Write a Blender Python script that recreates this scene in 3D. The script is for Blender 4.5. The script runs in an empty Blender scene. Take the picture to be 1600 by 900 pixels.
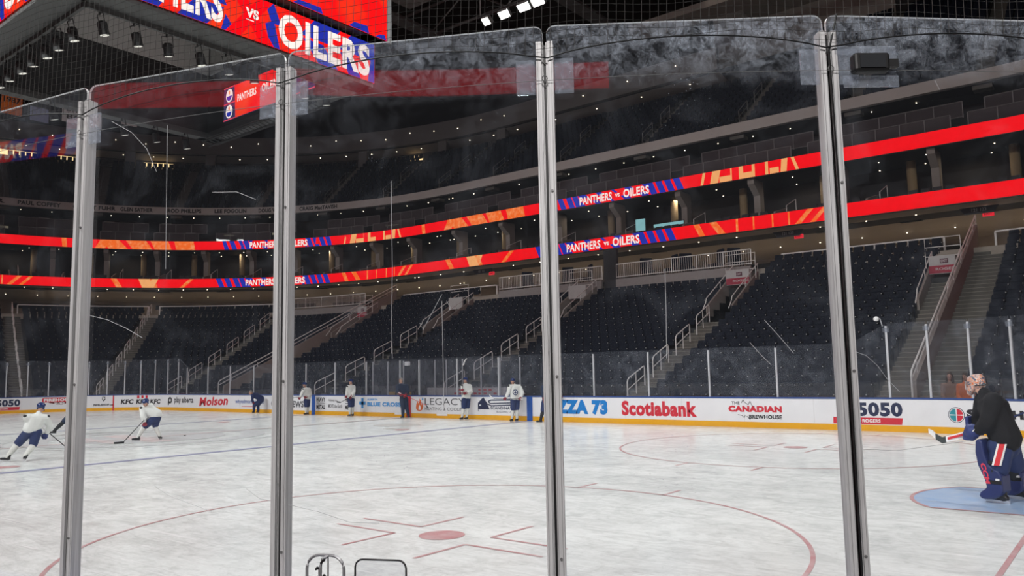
import bpy, bmesh, math, random
from mathutils import Vector, Matrix, Quaternion
random.seed(7)
PI = math.pi
S = bpy.context.scene
COL = S.collection

# ------------------------------------------------------------------ camera, light, exposure
CAM = Vector((28.469, -14.457, 2.123))
YAW, PITCH, ROLL, FPX = 0.67324, 0.105398, -0.019033, 1236.26
cy, sy, cp, sp = math.cos(YAW), math.sin(YAW), math.cos(PITCH), math.sin(PITCH)
f_ = Vector((-sy * cp, cy * cp, sp)); r_ = Vector((cy, sy, 0)); u_ = r_.cross(f_)
c_, s_ = math.cos(ROLL), math.sin(ROLL)
r2, u2 = c_ * r_ + s_ * u_, -s_ * r_ + c_ * u_
cd = bpy.data.cameras.new('camera'); cam = bpy.data.objects.new('camera', cd); COL.objects.link(cam)
cam.matrix_world = Matrix(((r2.x, u2.x, -f_.x, CAM.x), (r2.y, u2.y, -f_.y, CAM.y), (r2.z, u2.z, -f_.z, CAM.z), (0, 0, 0, 1)))
cd.sensor_width = 36; cd.lens = 36 * FPX / 1600; cd.clip_start = .05; cd.clip_end = 400
S.camera = cam
S.view_settings.view_transform = 'Standard'; S.view_settings.look = 'None'
S.view_settings.gamma = 1; S.view_settings.use_curve_mapping = False
S.view_settings.exposure = 0.0
S.cycles.transparent_max_bounces = 40
S.cycles.max_bounces = 6
S.cycles.sample_clamp_indirect = 4
w = bpy.data.worlds.new('world'); S.world = w; w.use_nodes = True
w.node_tree.nodes['Background'].inputs[0].default_value = (.5, .48, .5, 1)
w.node_tree.nodes['Background'].inputs[1].default_value = .02

def area(name, loc, target, sx, sy_, watts, spread=180, col=(.965, 1, .985)):
    l = bpy.data.lights.new(name, 'AREA'); l.shape = 'RECTANGLE'; l.size = sx; l.size_y = sy_
    l.energy = watts; l.color = col; l.spread = math.radians(spread)
    o = bpy.data.objects.new(name, l); COL.objects.link(o); o.location = loc
    o.rotation_euler = (Vector(target) - Vector(loc)).to_track_quat('-Z', 'Y').to_euler()
    return o
for lx in (-22, -8, 8, 22):                       # flood banks above the near stands
    area('arena_light', (lx, -20, 24), (lx, 7, 0), 6, 1.4, 1900, 110)
for lx, ly, lz in ((-13, 18, 31), (2, 20.2, 22.7), (14, 20, 23), (25, 18, 23)):    # flood banks above the far stands
    area('arena_light', (lx, ly, lz), (lx, -6, 0), 4.5, .9, 980, 110)
area('fill_light', (42, -37, 20), (26, -11, 2.4), 6, 3, 1350, 60, (1, .97, .95))  # added fill behind the camera, brightens the close posts and glass
# dim fill lights added over the seating to lift the dark stands
area('fill_light', (4, 27, 33), (2, 27, 5), 44, 5, 240, 150, (1, .90, .80))
area('fill_light', (-36, 14, 33), (-38, 15, 5), 22, 10, 180, 150, (1, .90, .80))
area('fill_light', (31, 22, 33), (31, 22, 5), 14, 10, 90, 150, (1, .90, .80))

# ------------------------------------------------------------------ materials
MATS = {}
def mat(name, col, rough=.6, metal=0, emit=0, spec=.4, var=.12, scale=6, ecol=None, bump=0):
    if name in MATS: return MATS[name]
    m = bpy.data.materials.new(name); m.use_nodes = True
    nt = m.node_tree; b = nt.nodes['Principled BSDF']
    b.inputs['Roughness'].default_value = rough; b.inputs['Metallic'].default_value = metal
    b.inputs['Specular IOR Level'].default_value = spec
    tc = nt.nodes.new('ShaderNodeTexCoord'); n = nt.nodes.new('ShaderNodeTexNoise')
    n.inputs['Scale'].default_value = scale; n.inputs['Detail'].default_value = 4
    nt.links.new(tc.outputs['Object'], n.inputs['Vector'])
    mx = nt.nodes.new('ShaderNodeMix'); mx.data_type = 'RGBA'
    mx.inputs[6].default_value = tuple(c * (1 - var) for c in col) + (1,)
    mx.inputs[7].default_value = tuple(min(1, c * (1 + var)) for c in col) + (1,)
    nt.links.new(n.outputs['Fac'], mx.inputs[0]); nt.links.new(mx.outputs[2], b.inputs['Base Color'])
    if emit:
        b.inputs['Emission Strength'].default_value = emit
        b.inputs['Emission Color'].default_value = (*(ecol or col), 1)
    if bump:
        bp = nt.nodes.new('ShaderNodeBump'); bp.inputs['Strength'].default_value = bump
        nt.links.new(n.outputs['Fac'], bp.inputs['Height']); nt.links.new(bp.outputs['Normal'], b.inputs['Normal'])
    MATS[name] = m
    return m

def led(name, col, strength=1.0, col2=None, scale=3):
    """a lit LED surface: emission with a fine dot grain"""
    if name in MATS: return MATS[name]
    m = bpy.data.materials.new(name); m.use_nodes = True; nt = m.node_tree
    nt.nodes.clear()
    o = nt.nodes.new('ShaderNodeOutputMaterial'); e = nt.nodes.new('ShaderNodeEmission')
    tc = nt.nodes.new('ShaderNodeTexCoord'); n = nt.nodes.new('ShaderNodeTexNoise')
    n.inputs['Scale'].default_value = scale; n.inputs['Detail'].default_value = 3
    nt.links.new(tc.outputs['Object'], n.inputs['Vector'])
    rp = nt.nodes.new('ShaderNodeValToRGB')
    c2 = col2 or tuple(c * .92 for c in col)
    rp.color_ramp.elements[0].position = .45; rp.color_ramp.elements[0].color = (*col, 1)
    rp.color_ramp.elements[1].position = .7; rp.color_ramp.elements[1].color = (*c2, 1)
    nt.links.new(n.outputs['Fac'], rp.inputs[0]); nt.links.new(rp.outputs[0], e.inputs[0])
    e.inputs[1].default_value = strength; nt.links.new(e.outputs[0], o.inputs[0])
    MATS[name] = m
    return m

def glass_mat(name, dirt=.05, dirt_scale=4, edge=.9, haze=.015, top=None, fres=1.33, gcol=(1, 1, 1), dcol=(.72, .80, .92)):
    """clear acrylic: see-through with mirror reflections, smudges, dust and painted haze"""
    m = bpy.data.materials.new(name); m.use_nodes = True; nt = m.node_tree; nt.nodes.clear()
    N = nt.nodes.new; L = nt.links.new
    out = N('ShaderNodeOutputMaterial'); tr = N('ShaderNodeBsdfTransparent'); gl = N('ShaderNodeBsdfGlossy')
    tr.inputs[0].default_value = (edge, edge, edge * 1.01, 1); gl.inputs['Roughness'].default_value = .015
    gl.inputs[0].default_value = (*gcol, 1)
    lw = N('ShaderNodeLayerWeight'); lw.inputs[0].default_value = .5
    pw = N('ShaderNodeMath'); pw.operation = 'POWER'; pw.inputs[1].default_value = 4.5; L(lw.outputs['Facing'], pw.inputs[0])
    r0 = ((fres - 1) / (fres + 1)) ** 2
    fr = N('ShaderNodeMath'); fr.operation = 'MULTIPLY_ADD'; fr.inputs[1].default_value = .5; fr.inputs[2].default_value = r0; L(pw.outputs[0], fr.inputs[0])
    m1 = N('ShaderNodeMixShader'); L(fr.outputs[0], m1.inputs[0]); L(tr.outputs[0], m1.inputs[1]); L(gl.outputs[0], m1.inputs[2])
    df = N('ShaderNodeBsdfDiffuse'); df.inputs[0].default_value = (*dcol, 1)
    tl = N('ShaderNodeBsdfTranslucent'); tl.inputs[0].default_value = (*dcol, 1)
    ad = N('ShaderNodeMixShader'); ad.inputs[0].default_value = .5
    L(df.outputs[0], ad.inputs[1]); L(tl.outputs[0], ad.inputs[2])
    tc = N('ShaderNodeTexCoord')
    mp = N('ShaderNodeMapping'); mp.inputs['Scale'].default_value = (1, 1, 1); L(tc.outputs['Object'], mp.inputs[0])
    n1 = N('ShaderNodeTexNoise'); n1.inputs['Scale'].default_value = dirt_scale; n1.inputs['Detail'].default_value = 8; n1.inputs['Roughness'].default_value = .7; n1.inputs['Distortion'].default_value = .8
    L(mp.outputs[0], n1.inputs['Vector'])
    r1 = N('ShaderNodeMapRange'); r1.inputs[1].default_value = .5; r1.inputs[2].default_value = .85; r1.inputs[3].default_value = 0; r1.inputs[4].default_value = dirt
    L(n1.outputs['Fac'], r1.inputs[0])
    a1 = N('ShaderNodeMath'); a1.operation = 'ADD'; a1.inputs[1].default_value = haze; L(r1.outputs[0], a1.inputs[0])
    fac = a1
    # fine specks
    vo = N('ShaderNodeTexVoronoi'); vo.inputs['Scale'].default_value = 38; L(mp.outputs[0], vo.inputs['Vector'])
    lt = N('ShaderNodeMath'); lt.operation = 'LESS_THAN'; lt.inputs[1].default_value = .075; L(vo.outputs['Distance'], lt.inputs[0])
    n3 = N('ShaderNodeTexNoise'); n3.inputs['Scale'].default_value = 2.1; L(mp.outputs[0], n3.inputs['Vector'])
    g3 = N('ShaderNodeMapRange'); g3.inputs[1].default_value = .5; g3.inputs[2].default_value = .75; g3.inputs[4].default_value = .35; L(n3.outputs['Fac'], g3.inputs[0])
    m3 = N('ShaderNodeMath'); m3.operation = 'MULTIPLY'; L(lt.outputs[0], m3.inputs[0]); L(g3.outputs[0], m3.inputs[1])
    a3 = N('ShaderNodeMath'); a3.operation = 'ADD'; L(fac.outputs[0], a3.inputs[0]); L(m3.outputs[0], a3.inputs[1]); fac = a3
    if top:                                                    # scuffs along the top edge, with their lamp-lit haze painted in
        z0, z1, amt = top
        sx = N('ShaderNodeSeparateXYZ'); L(tc.outputs['Object'], sx.inputs[0])
        rz = N('ShaderNodeMapRange'); rz.inputs[1].default_value = z0; rz.inputs[2].default_value = z1; rz.inputs[4].default_value = amt
        L(sx.outputs[2], rz.inputs[0])
        n2 = N('ShaderNodeTexNoise'); n2.inputs['Scale'].default_value = 16; n2.inputs['Detail'].default_value = 12; n2.inputs['Roughness'].default_value = .9; n2.inputs['Distortion'].default_value = .6
        L(mp.outputs[0], n2.inputs['Vector'])
        r2_ = N('ShaderNodeMapRange'); r2_.inputs[1].default_value = .46; r2_.inputs[2].default_value = .9; L(n2.outputs['Fac'], r2_.inputs[0])
        rx = N('ShaderNodeMapRange'); rx.inputs[1].default_value = 25.0; rx.inputs[2].default_value = 26.5; rx.inputs[3].default_value = .12; rx.inputs[4].default_value = 1   # painted haze kept faint on the left panes, strong on the right
        L(sx.outputs[0], rx.inputs[0]); mx_ = N('ShaderNodeMath'); mx_.operation = 'MULTIPLY'; L(rz.outputs[0], mx_.inputs[0]); L(rx.outputs[0], mx_.inputs[1])
        mm = N('ShaderNodeMath'); mm.operation = 'MULTIPLY'; L(mx_.outputs[0], mm.inputs[0]); L(r2_.outputs[0], mm.inputs[1])
        a2 = N('ShaderNodeMath'); a2.operation = 'ADD'; L(fac.outputs[0], a2.inputs[0]); L(mm.outputs[0], a2.inputs[1]); fac = a2
    m2 = N('ShaderNodeMixShader'); L(fac.outputs[0], m2.inputs[0]); L(m1.outputs[0], m2.inputs[1]); L(ad.outputs[0], m2.inputs[2])
    L(m2.outputs[0], out.inputs[0])
    return m

def ice_mat():
    m = bpy.data.materials.new('ice'); m.use_nodes = True; nt = m.node_tree
    N = nt.nodes.new; L = nt.links.new; b = nt.nodes['Principled BSDF']
    tc = N('ShaderNodeTexCoord')
    def noise(scale, vec_scale, rot, detail=6, rough=.6, dist=0):
        mp = N('ShaderNodeMapping'); mp.inputs['Scale'].default_value = vec_scale; mp.inputs['Rotation'].default_value = (0, 0, rot)
        L(tc.outputs['Object'], mp.inputs[0]); n = N('ShaderNodeTexNoise'); n.inputs['Scale'].default_value = scale
        n.inputs['Detail'].default_value = detail; n.inputs['Roughness'].default_value = rough; n.inputs['Distortion'].default_value = dist
        L(mp.outputs[0], n.inputs['Vector']); return n
    def rng(n, a, c, lo, hi):
        r = N('ShaderNodeMapRange'); r.inputs[1].default_value = a; r.inputs[2].default_value = c; r.inputs[3].default_value = lo; r.inputs[4].default_value = hi
        L(n.outputs[0], r.inputs[0]); return r
    def mul(a, c, op='MULTIPLY'):
        k = N('ShaderNodeMath'); k.operation = op; L(a.outputs[0], k.inputs[0]); L(c.outputs[0], k.inputs[1]); return k
    big = rng(noise(.35, (1, 1, 1), .3, 8, .65, 1.5), .35, .7, .86, 1)
    st1 = rng(noise(2.2, (.55, 1.3, 1), .65, 10, .75, 1.0), .45, .74, 1, .80)
    st2 = rng(noise(3.1, (1.2, .6, 1), .25, 10, .76, .8), .50, .76, 1, .84)
    st3 = rng(noise(6, (.25, 2.2, 1), -.75, 8, .75, .8), .5, .76, 1, .88)
    st4 = rng(noise(18, (.5, 1.3, 1), .5, 8, .8, .4), .48, .78, 1, .80)
    v = mul(mul(mul(big, st1), mul(st2, st3)), st4)
    # bright snow scrapes left by blades
    sc1 = rng(noise(3.2, (.12, 5.5, 1), .9, 3, .5, 1.6), .655, .675, 0, 1)
    sc2 = rng(noise(3.0, (.1, 6, 1), -.35, 3, .5, 2.0), .66, .68, 0, 1)
    sc = mul(sc1, sc2, 'MAXIMUM')
    mx = N('ShaderNodeMix'); mx.data_type = 'RGBA'
    mx.inputs[6].default_value = (.47, .49, .48, 1); mx.inputs[7].default_value = (.90, .92, .90, 1)
    vr = rng(v, .55, .94, 0, 1); L(vr.outputs[0], mx.inputs[0])
    mw = N('ShaderNodeMix'); mw.data_type = 'RGBA'; mw.inputs[7].default_value = (.95, .95, .94, 1)
    s7 = N('ShaderNodeMath'); s7.operation = 'MULTIPLY'; s7.inputs[1].default_value = .85; L(sc.outputs[0], s7.inputs[0])
    L(s7.outputs[0], mw.inputs[0]); L(mx.outputs[2], mw.inputs[6]); L(mw.outputs[2], b.inputs['Base Color'])
    rr = rng(v, .5, .95, .07, .26); L(rr.outputs[0], b.inputs['Roughness'])
    b.inputs['Specular IOR Level'].default_value = .3; b.inputs['IOR'].default_value = 1.31
    return m

def paint_mat(name, col, keep=.75):
    """paint frozen under scraped ice: parts of it are covered by frost"""
    m = mat(name, col, .3, var=.0); nt = m.node_tree; N = nt.nodes.new; L = nt.links.new
    b = nt.nodes['Principled BSDF']; n = [x for x in nt.nodes if x.type == 'TEX_NOISE'][0]
    n.inputs['Scale'].default_value = 3.5; n.inputs['Detail'].default_value = 9; n.inputs['Roughness'].default_value = .7
    r = N('ShaderNodeMapRange'); r.inputs[1].default_value = .35; r.inputs[2].default_value = .7
    r.inputs[3].default_value = 1 - keep; r.inputs[4].default_value = min(1, 1.35 - keep)
    L(n.outputs['Fac'], r.inputs[0]); x = N('ShaderNodeMix'); x.data_type = 'RGBA'
    x.inputs[6].default_value = (*col, 1); x.inputs[7].default_value = (.78, .79, .78, 1)
    L(r.outputs[0], x.inputs[0]); L(x.outputs[2], b.inputs['Base Color'])
    return m

M_ice = ice_mat()
M_white = mat('board_white', (.80, .80, .82), .35, var=.05, scale=1.2)
M_cap = mat('cap_blue', (.03, .07, .24), .4)
M_kick = mat('kick_yellow', (.80, .40, .012), .4, var=.08)
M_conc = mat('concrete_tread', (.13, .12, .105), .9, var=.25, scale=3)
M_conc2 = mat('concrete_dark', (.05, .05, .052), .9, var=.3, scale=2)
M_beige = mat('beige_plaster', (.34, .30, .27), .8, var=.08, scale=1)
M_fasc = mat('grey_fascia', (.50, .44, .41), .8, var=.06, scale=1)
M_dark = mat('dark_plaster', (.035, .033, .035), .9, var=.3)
M_black = mat('black_metal', (.012, .012, .013), .5)
M_seat = mat('navy_seat', (.009, .0125, .023), .6, spec=.12, var=.3, scale=9)
M_tag = mat('white_tag', (.6, .6, .58), .4)
M_rail = mat('brushed_rail', (.86, .83, .80), .4, var=.06)
M_alu = mat('aluminium', (.72, .71, .76), .55, metal=.1, spec=.25, var=.7, scale=6)
for n_ in [x for x in M_alu.node_tree.nodes if x.type == 'TEX_NOISE']:
    mp_ = M_alu.node_tree.nodes.new('ShaderNodeMapping'); mp_.inputs['Scale'].default_value = (14, 14, .35)
    M_alu.node_tree.links.new([x for x in M_alu.node_tree.nodes if x.type == 'TEX_COORD'][0].outputs['Object'], mp_.inputs[0]); M_alu.node_tree.links.new(mp_.outputs[0], n_.inputs['Vector']); n_.inputs['Detail'].default_value = 9; n_.inputs['Roughness'].default_value = .7
M_alu2 = mat('far_aluminium', (.62, .63, .66), .4, metal=.4)
M_gold = mat('warm_column', (.34, .25, .14), .7)
M_roof = mat('roof_grey', (.05, .048, .046), .9, var=.35, scale=.25)
M_steel = mat('grey_steel', (.20, .20, .20), .5, metal=.3)
M_red = led('led_red', (1.0, .004, .010), 1.05, (.93, .004, .008))
M_blue = led('led_blue', (.02, .035, .42), 1.0)
M_orange = led('led_orange', (1.0, .16, .02), 1.0, (1.0, .34, .12))
M_tan = led('led_tan', (1.0, .45, .16), 1.0)
M_wled = led('led_white', (1.0, .86, .80), 1.1)
M_pink = led('led_pink', (1.0, .06, .09), 1.0)
M_navyled = led('led_navy', (.03, .03, .10), 1.0)
M_lamp = led('lamp_white', (1, .97, .9), 14)
M_warm = led('lamp_warm', (1, .72, .34), 1.5)
M_dl = led('downlight', (1, .86, .62), 6)
M_exit = led('exit_red', (1, .03, .05), .8)
M_cyan = led('screen_cyan', (.35, .72, .75), .7)
M_glassF = glass_mat('far_glass', .12, 1.8, .92, .03)
M_glassN = glass_mat('near_glass', .04, 3.5, .96, .006, top=(3.34, 3.60, 1.1), fres=1.62)
M_pad = glass_mat('clear_plate', .4, 30, .85, .13)
M_loge = glass_mat('loge_glass', .12, 3, .5, .34, dcol=(.46, .38, .40))
M_gedge = mat('glass_edge', (.85, .86, .88), .25, emit=0)

# ------------------------------------------------------------------ mesh helpers
WM = {}
def register(o, mw): WM[o.name] = mw
def empty(name, loc=(0, 0, 0), rz=0):
    o = bpy.data.objects.new(name, None); COL.objects.link(o); o.empty_display_size = .1
    o.location = loc; o.rotation_euler = (0, 0, rz)
    WM[o.name] = Matrix.Translation(loc) @ Matrix.Rotation(rz, 4, 'Z')
    return o
def tag(o, label=None, cat=None, group=None, kind=None):
    if label: o['label'] = label
    if cat: o['category'] = cat
    if group: o['group'] = group
    if kind: o['kind'] = kind
    return o
def thing(name, label, cat, loc=(0, 0, 0), rz=0, group=None): return tag(empty(name, loc, rz), label, cat, group)
def struct(o): return tag(o, kind='structure')

class MB:
    def __init__(s): s.v = []; s.f = []; s.m = []
    def add(s, vs, fs, mi=0):
        o = len(s.v); s.v += [tuple(v) for v in vs]; s.f += [tuple(i + o for i in f) for f in fs]; s.m += [mi] * len(fs); return s
    def quad(s, a, b, c, d, mi=0): return s.add([a, b, c, d], [(0, 1, 2, 3)], mi)
    def box(s, c, size, rz=0, mi=0, R=None):
        x, y, z = (k / 2 for k in size); R = R or Matrix.Rotation(rz, 3, 'Z'); c = Vector(c)
        vs = [c + R @ Vector((i * x, j * y, k * z)) for i in (-1, 1) for j in (-1, 1) for k in (-1, 1)]
        return s.add(vs, [(0, 1, 3, 2), (4, 6, 7, 5), (0, 4, 5, 1), (2, 3, 7, 6), (0, 2, 6, 4), (1, 5, 7, 3)], mi)
    def tube(s, pts, r, n=6, mi=0, closed=False):
        pts = [Vector(p) for p in pts]; k = len(pts); rings = []
        for i, p in enumerate(pts):
            if closed: d = pts[(i + 1) % k] - pts[i - 1]
            else: d = pts[min(i + 1, k - 1)] - pts[max(i - 1, 0)]
            d.normalize(); a = d.orthogonal() if abs(d.z) > .95 else d.cross(Vector((0, 0, 1)))
            a.normalize(); b = d.cross(a)
            rr = r[i] if isinstance(r, (list, tuple)) else r
            rings.append([p + rr * (math.cos(2 * PI * j / n) * a + math.sin(2 * PI * j / n) * b) for j in range(n)])
        vs = [v for ring in rings for v in ring]; fs = []
        for i in range(k if closed else k - 1):
            i2 = (i + 1) % k
            for j in range(n): fs.append((i * n + j, i * n + (j + 1) % n, i2 * n + (j + 1) % n, i2 * n + j))
        if not closed: fs += [tuple(range(n))[::-1], tuple((k - 1) * n + j for j in range(n))]
        return s.add(vs, fs, mi)
    def ball(s, c, r, n=12, m=8, mi=0, R=None, z0=-1.0):
        c = Vector(c); r = (r, r, r) if not isinstance(r, (tuple, list)) else r; vs = []; fs = []
        lo = math.asin(max(-1, min(1, z0)))
        for i in range(m + 1):
            ph = lo + (PI / 2 - lo) * i / m
            for j in range(n):
                q = Vector((r[0] * math.cos(ph) * math.cos(2 * PI * j / n), r[1] * math.cos(ph) * math.sin(2 * PI * j / n), r[2] * math.sin(ph)))
                vs.append(c + (R @ q if R else q))
        for i in range(m):
            for j in range(n): fs.append((i * n + j, i * n + (j + 1) % n, (i + 1) * n + (j + 1) % n, (i + 1) * n + j))
        fs.append(tuple(range(n))[::-1])
        return s.add(vs, fs, mi)
    def prism(s, poly, fn0, fn1, mi=0):
        k = len(poly); vs = [fn0(*p) for p in poly] + [fn1(*p) for p in poly]
        fs = [tuple(range(k))[::-1], tuple(range(k, 2 * k))] + [(i, (i + 1) % k, k + (i + 1) % k, k + i) for i in range(k)]
        return s.add(vs, fs, mi)
    def build(s, name, mats, parent=None, smooth=False, local=False, bevel=0):
        me = bpy.data.meshes.new(name); vs = s.v
        if parent is not None and not local and parent.name in WM:
            inv = WM[parent.name].inverted(); vs = [inv @ Vector(v) for v in vs]
        me.from_pydata([tuple(v) for v in vs], [], s.f)
        mats = mats if isinstance(mats, (list, tuple)) else [mats]
        for m in mats: me.materials.append(m)
        if len(mats) > 1: me.polygons.foreach_set('material_index', s.m)
        if smooth: me.polygons.foreach_set('use_smooth', [True] * len(me.polygons))
        me.update()
        o = bpy.data.objects.new(name, me); COL.objects.link(o)
        if parent is not None:
            o.parent = parent; WM[o.name] = WM.get(parent.name, Matrix())
        else: WM[o.name] = Matrix()
        if bevel:
            b = o.modifiers.new('bevel', 'BEVEL'); b.width = bevel; b.segments = 2; b.limit_method = 'ANGLE'
        return o

_tc = {}
def text_verts(body, bold=.02):
    """outline letters as a flat mesh scaled to a unit box"""
    k = (body, bold)
    if k in _tc: return _tc[k]
    cu = bpy.data.curves.new('t', 'FONT'); cu.body = body; cu.size = 1; cu.resolution_u = 3; cu.offset = bold; cu.space_character = 1.0 + bold * 1.5
    o = bpy.data.objects.new('t', cu); COL.objects.link(o)
    dg = bpy.context.evaluated_depsgraph_get(); me = o.evaluated_get(dg).to_mesh()
    vs = [(v.co.x, v.co.y) for v in me.vertices]; fs = [tuple(p.vertices) for p in me.polygons]
    o.evaluated_get(dg).to_mesh_clear(); bpy.data.objects.remove(o); bpy.data.curves.remove(cu)
    x0, x1 = min(v[0] for v in vs), max(v[0] for v in vs); y0, y1 = min(v[1] for v in vs), max(v[1] for v in vs)
    r = ([((x - x0) / (x1 - x0), (y - y0) / (y1 - y0)) for x, y in vs], fs); _tc[k] = r
    return r
def text_on(mb, body, fn, bold=.02, mi=0):
    vs, fs = text_verts(body, bold); mb.add([fn(a, b) for a, b in vs], fs, mi)

# ------------------------------------------------------------------ the oval: t runs along the boards, d is metres behind them
R0 = 8.53; HX, HY = 21.95, 4.42; T = 4 * HX + 4 * HY + 360
def frame(t, d):
    t = (t + HX) % T - HX
    if t <= HX: return Vector((-t, HY + R0 + d, 0)), Vector((-1, 0, 0)), Vector((0, 1, 0))
    t -= HX
    for cx, cy_, a0, ln, nx in ((-HX, HY, 90, 2 * HY, (-1, 0)), (-HX, -HY, 180, 2 * HX, (0, -1)), (HX, -HY, 270, 2 * HY, (1, 0)), (HX, HY, 0, 0, None)):
        if t <= 90:
            a = math.radians(a0 + t); n = Vector((math.cos(a), math.sin(a), 0))
            return Vector((cx, cy_, 0)) + n * (R0 + d), Vector((-n.y, n.x, 0)), n
        t -= 90
        if t <= ln:
            n = Vector((nx[0], nx[1], 0)); tg = Vector((-n.y, n.x, 0))
            return Vector((cx, cy_, 0)) + n * (R0 + d) + tg * t, tg, n
        t -= ln
    return frame(-HX, d)
def P(t, d, z=0.0):
    o, _, _ = frame(t, d); return Vector((o.x, o.y, z))
BR = [-HX - 90, -HX, HX, HX + 90, HX + 90 + 2 * HY, HX + 180 + 2 * HY, HX * 3 + 180 + 2 * HY, HX * 3 + 270 + 2 * HY, HX * 3 + 270 + 4 * HY, HX * 3 + 360 + 4 * HY]
CURV = [True, False, True, False, True, False, True, False, True]
def tshift(t, m, d):
    """move m metres along the oval from t at depth d"""
    k = (R0 + d) * PI / 180; g = 1 if m >= 0 else -1; m = abs(m)
    for _ in range(24):
        if m < 1e-9: break
        i = 0
        for j in range(len(CURV)):
            if (BR[j] <= t < BR[j + 1]) if g > 0 else (BR[j] < t <= BR[j + 1]): i = j
        sc = k if CURV[i] else 1.0; room = (BR[i + 1] - t if g > 0 else t - BR[i]) * sc
        if m <= room: return t + g * m / sc
        m -= room; t = BR[i + 1] if g > 0 else BR[i]
    return t
def tlen(t0, t1, d):
    k = (R0 + d) * PI / 180; L = 0
    for j in range(len(CURV)):
        a, b = max(t0, BR[j]), min(t1, BR[j + 1])
        if b > a: L += (b - a) * (k if CURV[j] else 1)
    return L
def stations(t0, t1, step=3.0):
    ts = [t0]
    for j in range(len(CURV)):
        a, b = max(t0, BR[j]), min(t1, BR[j + 1])
        if b - a > 1e-6:
            n = max(1, math.ceil((b - a) / step)) if CURV[j] else max(1, math.ceil((b - a) / 12))
            ts += [a + (b - a) * i / n for i in range(1, n + 1)]
    return ts
def sweep(mb, prof, t0, t1, mi=0, closed=False, step=3.0, caps=False):
    ts = stations(t0, t1, step); n = len(prof); vs = [P(t, d, z) for t in ts for d, z in prof]; fs = []
    for i in range(len(ts) - 1):
        for j in range(n if closed else n - 1):
            j2 = (j + 1) % n; fs.append((i * n + j, i * n + j2, (i + 1) * n + j2, (i + 1) * n + j))
    if caps and closed: fs += [tuple(range(n)), tuple((len(ts) - 1) * n + j for j in range(n))[::-1]]
    return mb.add(vs, fs, mi)
def rect(d0, d1, z0, z1): return [(d0, z0), (d1, z0), (d1, z1), (d0, z1)]
def LP(t, d, a, z, dd=0):
    """point a metres along the tangent and dd metres outward from (t, d)"""
    o, tg, n = frame(t, d); p = o + tg * a + n * dd; return Vector((p.x, p.y, z))
def obox(mb, t, d, a, z, size, mi=0):
    o, tg, n = frame(t, d); R = Matrix((tg, n, Vector((0, 0, 1)))).transposed(); c = o + tg * a; c.z = z
    return mb.box(c, size, R=R, mi=mi)
ORD = 'first second third fourth fifth sixth seventh eighth ninth tenth eleventh twelfth thirteenth fourteenth fifteenth sixteenth seventeenth eighteenth nineteenth twentieth'.split()
ORD += ['twenty-' + o for o in ORD[:9]] + ['thirtieth'] + ['thirty-' + o for o in ORD[:9]] + ['fortieth']

# ================================================================== ICE
b = MB(); ring = [P(t, .05, 0) for t in stations(-HX, -HX + T, 3)[:-1]]
b.add(ring, [tuple(range(len(ring)))[::-1]]); ice = struct(b.build('floor_ice', M_ice))
PT_red = paint_mat('ice_red', (.50, .045, .06), .72); PT_blue = paint_mat('ice_blue', (.07, .09, .36), .78)
PT_pink = paint_mat('ice_faded_red', (.60, .16, .17), .38)
PT_crease = paint_mat('crease_blue', (.20, .42, .75), .8); PT_grey = paint_mat('ice_grey_print', (.24, .26, .30), .42)
PT_tan = paint_mat('ice_tan_print', (.40, .34, .26), .5)
ZI = .004
def strip(mb, pts, wdt, z=ZI):
    pts = [Vector((*p[:2], 0)) for p in pts]
    for a, c in zip(pts, pts[1:]):
        d = (c - a).normalized(); n = Vector((-d.y, d.x, 0)) * wdt / 2
        mb.quad(*[(v.x, v.y, z) for v in (a - n, c - n, c + n, a + n)])
def annulus(mb, cx, cy_, r0, r1, a0=0, a1=360, n=96, z=ZI):
    for i in range(n):
        a, c = math.radians(a0 + (a1 - a0) * i / n), math.radians(a0 + (a1 - a0) * (i + 1) / n)
        q = lambda r, k: (cx + r * math.cos(k), cy_ + r * math.sin(k), z)
        mb.quad(q(r0, a), q(r1, a), q(r1, c), q(r0, c))
def disc(mb, cx, cy_, r, n=40, z=ZI, ry=None):
    mb.add([(cx + r * math.cos(2 * PI * i / n), cy_ + (ry or r) * math.sin(2 * PI * i / n), z) for i in range(n)], [tuple(range(n))])
W2 = HY + R0
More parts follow.
